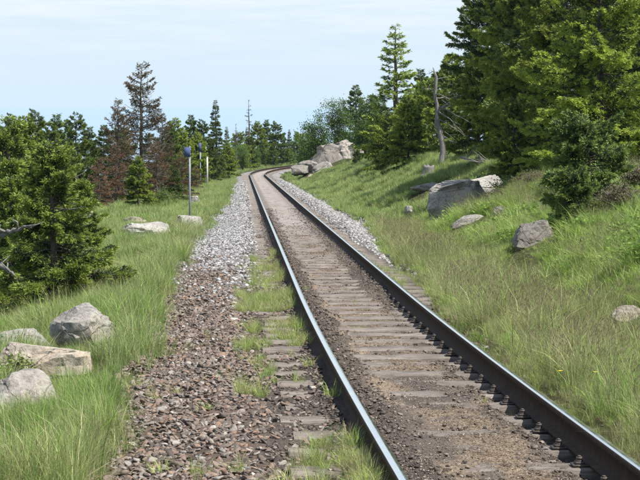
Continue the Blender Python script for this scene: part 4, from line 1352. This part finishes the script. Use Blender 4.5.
# ------------------------------------------------------------------ dead wood
def dead_trunk():
    g = on_ground(441, 63)
    o = empty('dead_tree', g)
    tag(o, 'dead grey tree trunk with broken bare branches on the bank', 'dead tree')
    Ht = at(437, 64, 63).z - g.z
    rs = np.random.default_rng(900)
    t = np.linspace(0, 1, 12)
    xs = -0.10 * t + 0.06 * np.sin(t * 9) - 0.16 * np.clip(t - .62, 0, .12) / .12 + rs.normal(0, .02, 12)
    pts = np.stack([xs, 0.05 * np.sin(t * 5), t * Ht - .1], 1)
    rad = 0.092 * (1 - .45 * t) - 0.02 * (t > .62) + 0.03 * np.exp(-t * 14) + rs.normal(0, .012, 12)
    rad[-1] *= 0.35
    ac = Acc(); ac.add(*tube(pts, rad, 10))
    tm = ac.mesh('trunk', True)
    link('trunk', tm, o, M['deadwood'])
    # forked second stem and branches
    for f, az, l, up_, r in ((0.55, 0.2, 0.75, 1.0, .05), (0.62, 0.0, 1.25, -.28, .030), (0.58, -.4, 1.0, -.55, .024), (0.70, 0.5, .8, .15, .022), (0.78, 3.2, .45, .3, .02), (0.50, -.1, 1.1, -.45, .02),
                             (0.66, 3.0, .5, .1, .016), (0.40, .3, .7, -.4, .016), (0.88, .3, .5, .4, .018), (0.93, 2.6, .35, .5, .015), (0.74, -.8, .9, 0, .018), (0.34, -.2, .5, -.3, .014)):
        p = np.array([np.interp(f, t, pts[:, i]) for i in range(3)])
        d = np.array([math.cos(az), math.sin(az), up_])
        q = np.linspace(0, 1, 5)
        bp = p + np.outer(q * l, d) * 0.8 + np.stack([0 * q, rs.normal(0, .02, 5), -.18 * l * q ** 2 + rs.normal(0, .02, 5) * (q > 0)], 1)
        ac = Acc(); ac.add(*tube(bp, r * (1 - .8 * q), 6))
        for w in range(4):
            tt = rs.uniform(.3, .9); pp = np.array([np.interp(tt, q, bp[:, i]) for i in range(3)])
            dd = d * .5 + rs.normal(0, .5, 3); dd *= l * .3 / np.linalg.norm(dd)
            ac.add(*tube([pp, pp + dd * .5, pp + dd], [r * .35, r * .22, r * .1], 4))
        link('branch', ac.mesh('branch', True), o, M['deadwood'])
dead_trunk()

def stump(name, label, px, py, h, r, mat, seed, d=None, cat='tree stump'):
    g = ground_px(px, py) if d is None else on_ground(px, d)
    rs = np.random.default_rng(seed)
    seg = 14
    th = np.arange(seg) / seg * 6.283
    rows = []
    for f, k in ((-.1, 1.5), (.08, 1.25), (.35, 1.0), (.75, .92), (1.0, .85)):
        rr = r * k * (1 + .12 * np.sin(th * 3 + seed) + rs.normal(0, .05, seg))
        zz = h * f + (rs.normal(0, .10 * h, seg) if f > .9 else 0)
        rows.append(np.stack([rr * np.cos(th), rr * np.sin(th), zz + 0 * th], 1))
    rows.append(np.stack([rows[-1][:, 0] * .5, rows[-1][:, 1] * .5, rows[-1][:, 2] * .8], 1))
    V = np.vstack(rows + [np.array([[0, 0, h * .6]])])
    i = np.arange(5)[:, None] * seg; j = np.arange(seg)[None, :]; k = (j + 1) % seg
    Q = np.stack([i + j, i + k, i + seg + k, i + seg + j], -1).reshape(-1, 4)
    T = np.stack([5 * seg + np.arange(seg), 5 * seg + (np.arange(seg) + 1) % seg, np.full(seg, 6 * seg)], 1)
    me = np_mesh(name, V, Q, T)
    o = link(name, me, None, M[mat])
    o.location = g
    tag(o, label, cat)
stump('tree_stump', 'short dark broken stump at the foot of the dead grey trunk', 429, 167, 0.30, 0.18, 'deadwood', 5, d=62)
stump('tree_stump', 'slim whitish stump at the edge of the left meadow', 91, 202, 0.42, 0.06, 'whitewood', 6, d=51)

def branchy(name, label, cat, pts, rad, twigs, seed, mat='deadwood', twl=0.3):
    rs = np.random.default_rng(seed)
    pts = np.array(pts, float)
    o = empty(name, pts[0]); P = pts - pts[0]
    q = np.linspace(0, 1, len(P)); qq = np.linspace(0, 1, 14)
    PP = np.stack([np.interp(qq, q, P[:, i]) for i in range(3)], 1) + rs.normal(0, rad * .3, (14, 3))
    ac = Acc(); ac.add(*tube(PP, rad * (1.05 - .7 * qq) * (1 + rs.normal(0, .12, 14)), 8))
    link('stem', ac.mesh('stem', True), o, M[mat])
    for w in range(twigs):
        tt = rs.uniform(.1, 1); p = np.array([np.interp(tt, qq, PP[:, i]) for i in range(3)])
        d = rs.normal(0, 1, 3); d[2] = abs(d[2]) * .7; d *= twl * rs.uniform(.5, 1.2) / np.linalg.norm(d)
        ac = Acc(); ac.add(*tube([p, p + d * .55 + rs.normal(0, .02, 3), p + d], [rad * .4, rad * .28, rad * .08], 5))
        link('twig', ac.mesh('twig', True), o, M[mat])
    tag(o, label, cat)
a, b = on_ground(462, 57), on_ground(492, 54)
branchy('fallen_branch', 'fallen grey branch lying between the dead trunk and the spruces', 'dead branch', [a + Vector((0, 0, .45)), (a + b) / 2 + Vector((0, 0, .22)), b + Vector((0, 0, .06))], 0.035, 12, 31, twl=0.5)
branchy('dead_root', 'weathered grey dead root sticking out of the left spruce group', 'dead root', [at(-18, 240, 22.3), at(4, 234, 22.0), at(16, 230, 21.9), at(29, 226, 21.8)], 0.035, 10, 32, twl=0.22)
branchy('dead_root', 'thin grey dead branch below the weathered root', 'dead root', [at(-12, 262, 22.2), at(6, 268, 21.9), at(14, 276, 21.8)], 0.03, 4, 33, twl=0.16)

# ------------------------------------------------------------------ line-side posts
def post(name, label, px, base_py, top_py, d, r, plate=None, foot=True, mat='zinc'):
    g = on_ground(px, d)
    Ht = at(px, top_py, d).z - g.z
    o = empty(name, g)
    ac = Acc(); ac.add(*tube([(0, 0, -.3), (0, 0, Ht * .5), (0, 0, Ht)], [r, r, r], 12))
    pl = ac.mesh('pole', False); pl.polygons.foreach_set('use_smooth', np.ones(len(pl.polygons), bool))
    p = link('pole', pl, o, M[mat])
    ac = Acc(); ac.add(*tube([(0, 0, Ht), (0, 0, Ht + .012)], [r * 1.15, r * .7], 12))
    link('cap', ac.mesh('cap'), p, M[mat])
    if plate:
        x0, x1, z0, z1 = plate
        V, Q = box(x0, x1, -r - .012, -r - .006, Ht + z0, Ht + z1)
        s = link('sign_plate', np_mesh('sign_plate', V, Q), o, M['signblue'])
        for zz in (Ht + z0 * .75, Ht + z0 * .3):
            V, Q = box(-r * 1.3, r * 1.3, -r - .0055, r * 1.2, zz - .015, zz + .015)
            link('bracket', np_mesh('bracket', V, Q), s, M['zinc'])
    if foot:
        ac = Acc(); ac.add(*tube([(0, 0, -.2), (0, 0, .04), (0, 0, .07)], [.13, .12, .09], 10))
        link('foot', ac.mesh('foot'), o, M['concrete'])
    tag(o, label, 'post')
post('sign_post', 'slim pale steel post with a small dark blue plate turned to its left', 190, 213, 146.5, 49, 0.021, (-0.125, 0.02, -0.24, -0.015), False)
post('sign_post', 'taller far steel post with a narrow dark blue plate at its top', 200.5, 184, 143, 104, 0.034, (-0.09, 0.06, -0.42, 0.0), True)
post('marker_post', 'short plain grey post beside the white stone', 207.5, 181, 157, 110, 0.045, None, True, 'whitewood')

# ------------------------------------------------------------------ two yellow flowers in the dry grass
def flower(px, py):
    g = ground_px(px, py)
    o = empty('yellow_flower', g)
    ac = Acc(); ac.add(*tube([(0, 0, 0), (.01, 0, .08), (.015, .005, .15)], [.0018, .0015, .0012], 5))
    me = ac.mesh('stem'); vcol(me, 'col', np.tile([0.14, .22, .05], (len(me.vertices), 1)))
    link('stem', me, o, M['grass'])
    ac = Acc()
    for k in range(10):
        a = k / 10 * 6.283
        c = np.array([.015, .005, .15]); d = np.array([math.cos(a), math.sin(a), .25]); s = np.array([-math.sin(a), math.cos(a), 0])
        ac.add(np.array([c, c + d * .010 + s * .004, c + d * .017, c + d * .010 - s * .004]), [(0, 1, 2, 3)])
    link('bloom', ac.mesh('bloom'), o, M['yellow'])
    tag(o, 'tiny yellow flower in the dry grass beside the right rail', 'flower', 'yellow flowers beside the right rail')
flower(558, 396); flower(593, 398)

# ------------------------------------------------------------------ haze over the far plain
def haze():
    me = bpy.data.meshes.new('haze')
    V, Q = box(-68000, 68000, -68000, 68000, -716, 14)
    me = np_mesh('haze', V, Q)
    m, N, L, out = new_mat('summer_haze')
    v = N.new('ShaderNodeVolumePrincipled')
    v.inputs['Color'].default_value = (0.64, 0.82, 1.0, 1)
    v.inputs['Density'].default_value = 6.0e-5
    v.inputs['Anisotropy'].default_value = 0.0
    L.new(v.outputs[0], out.inputs['Volume'])
    me.materials.append(m)
    o = link('haze', me)
    tag(o, 'pale blue summer haze over the distant plain', 'haze', kind='stuff')
haze()
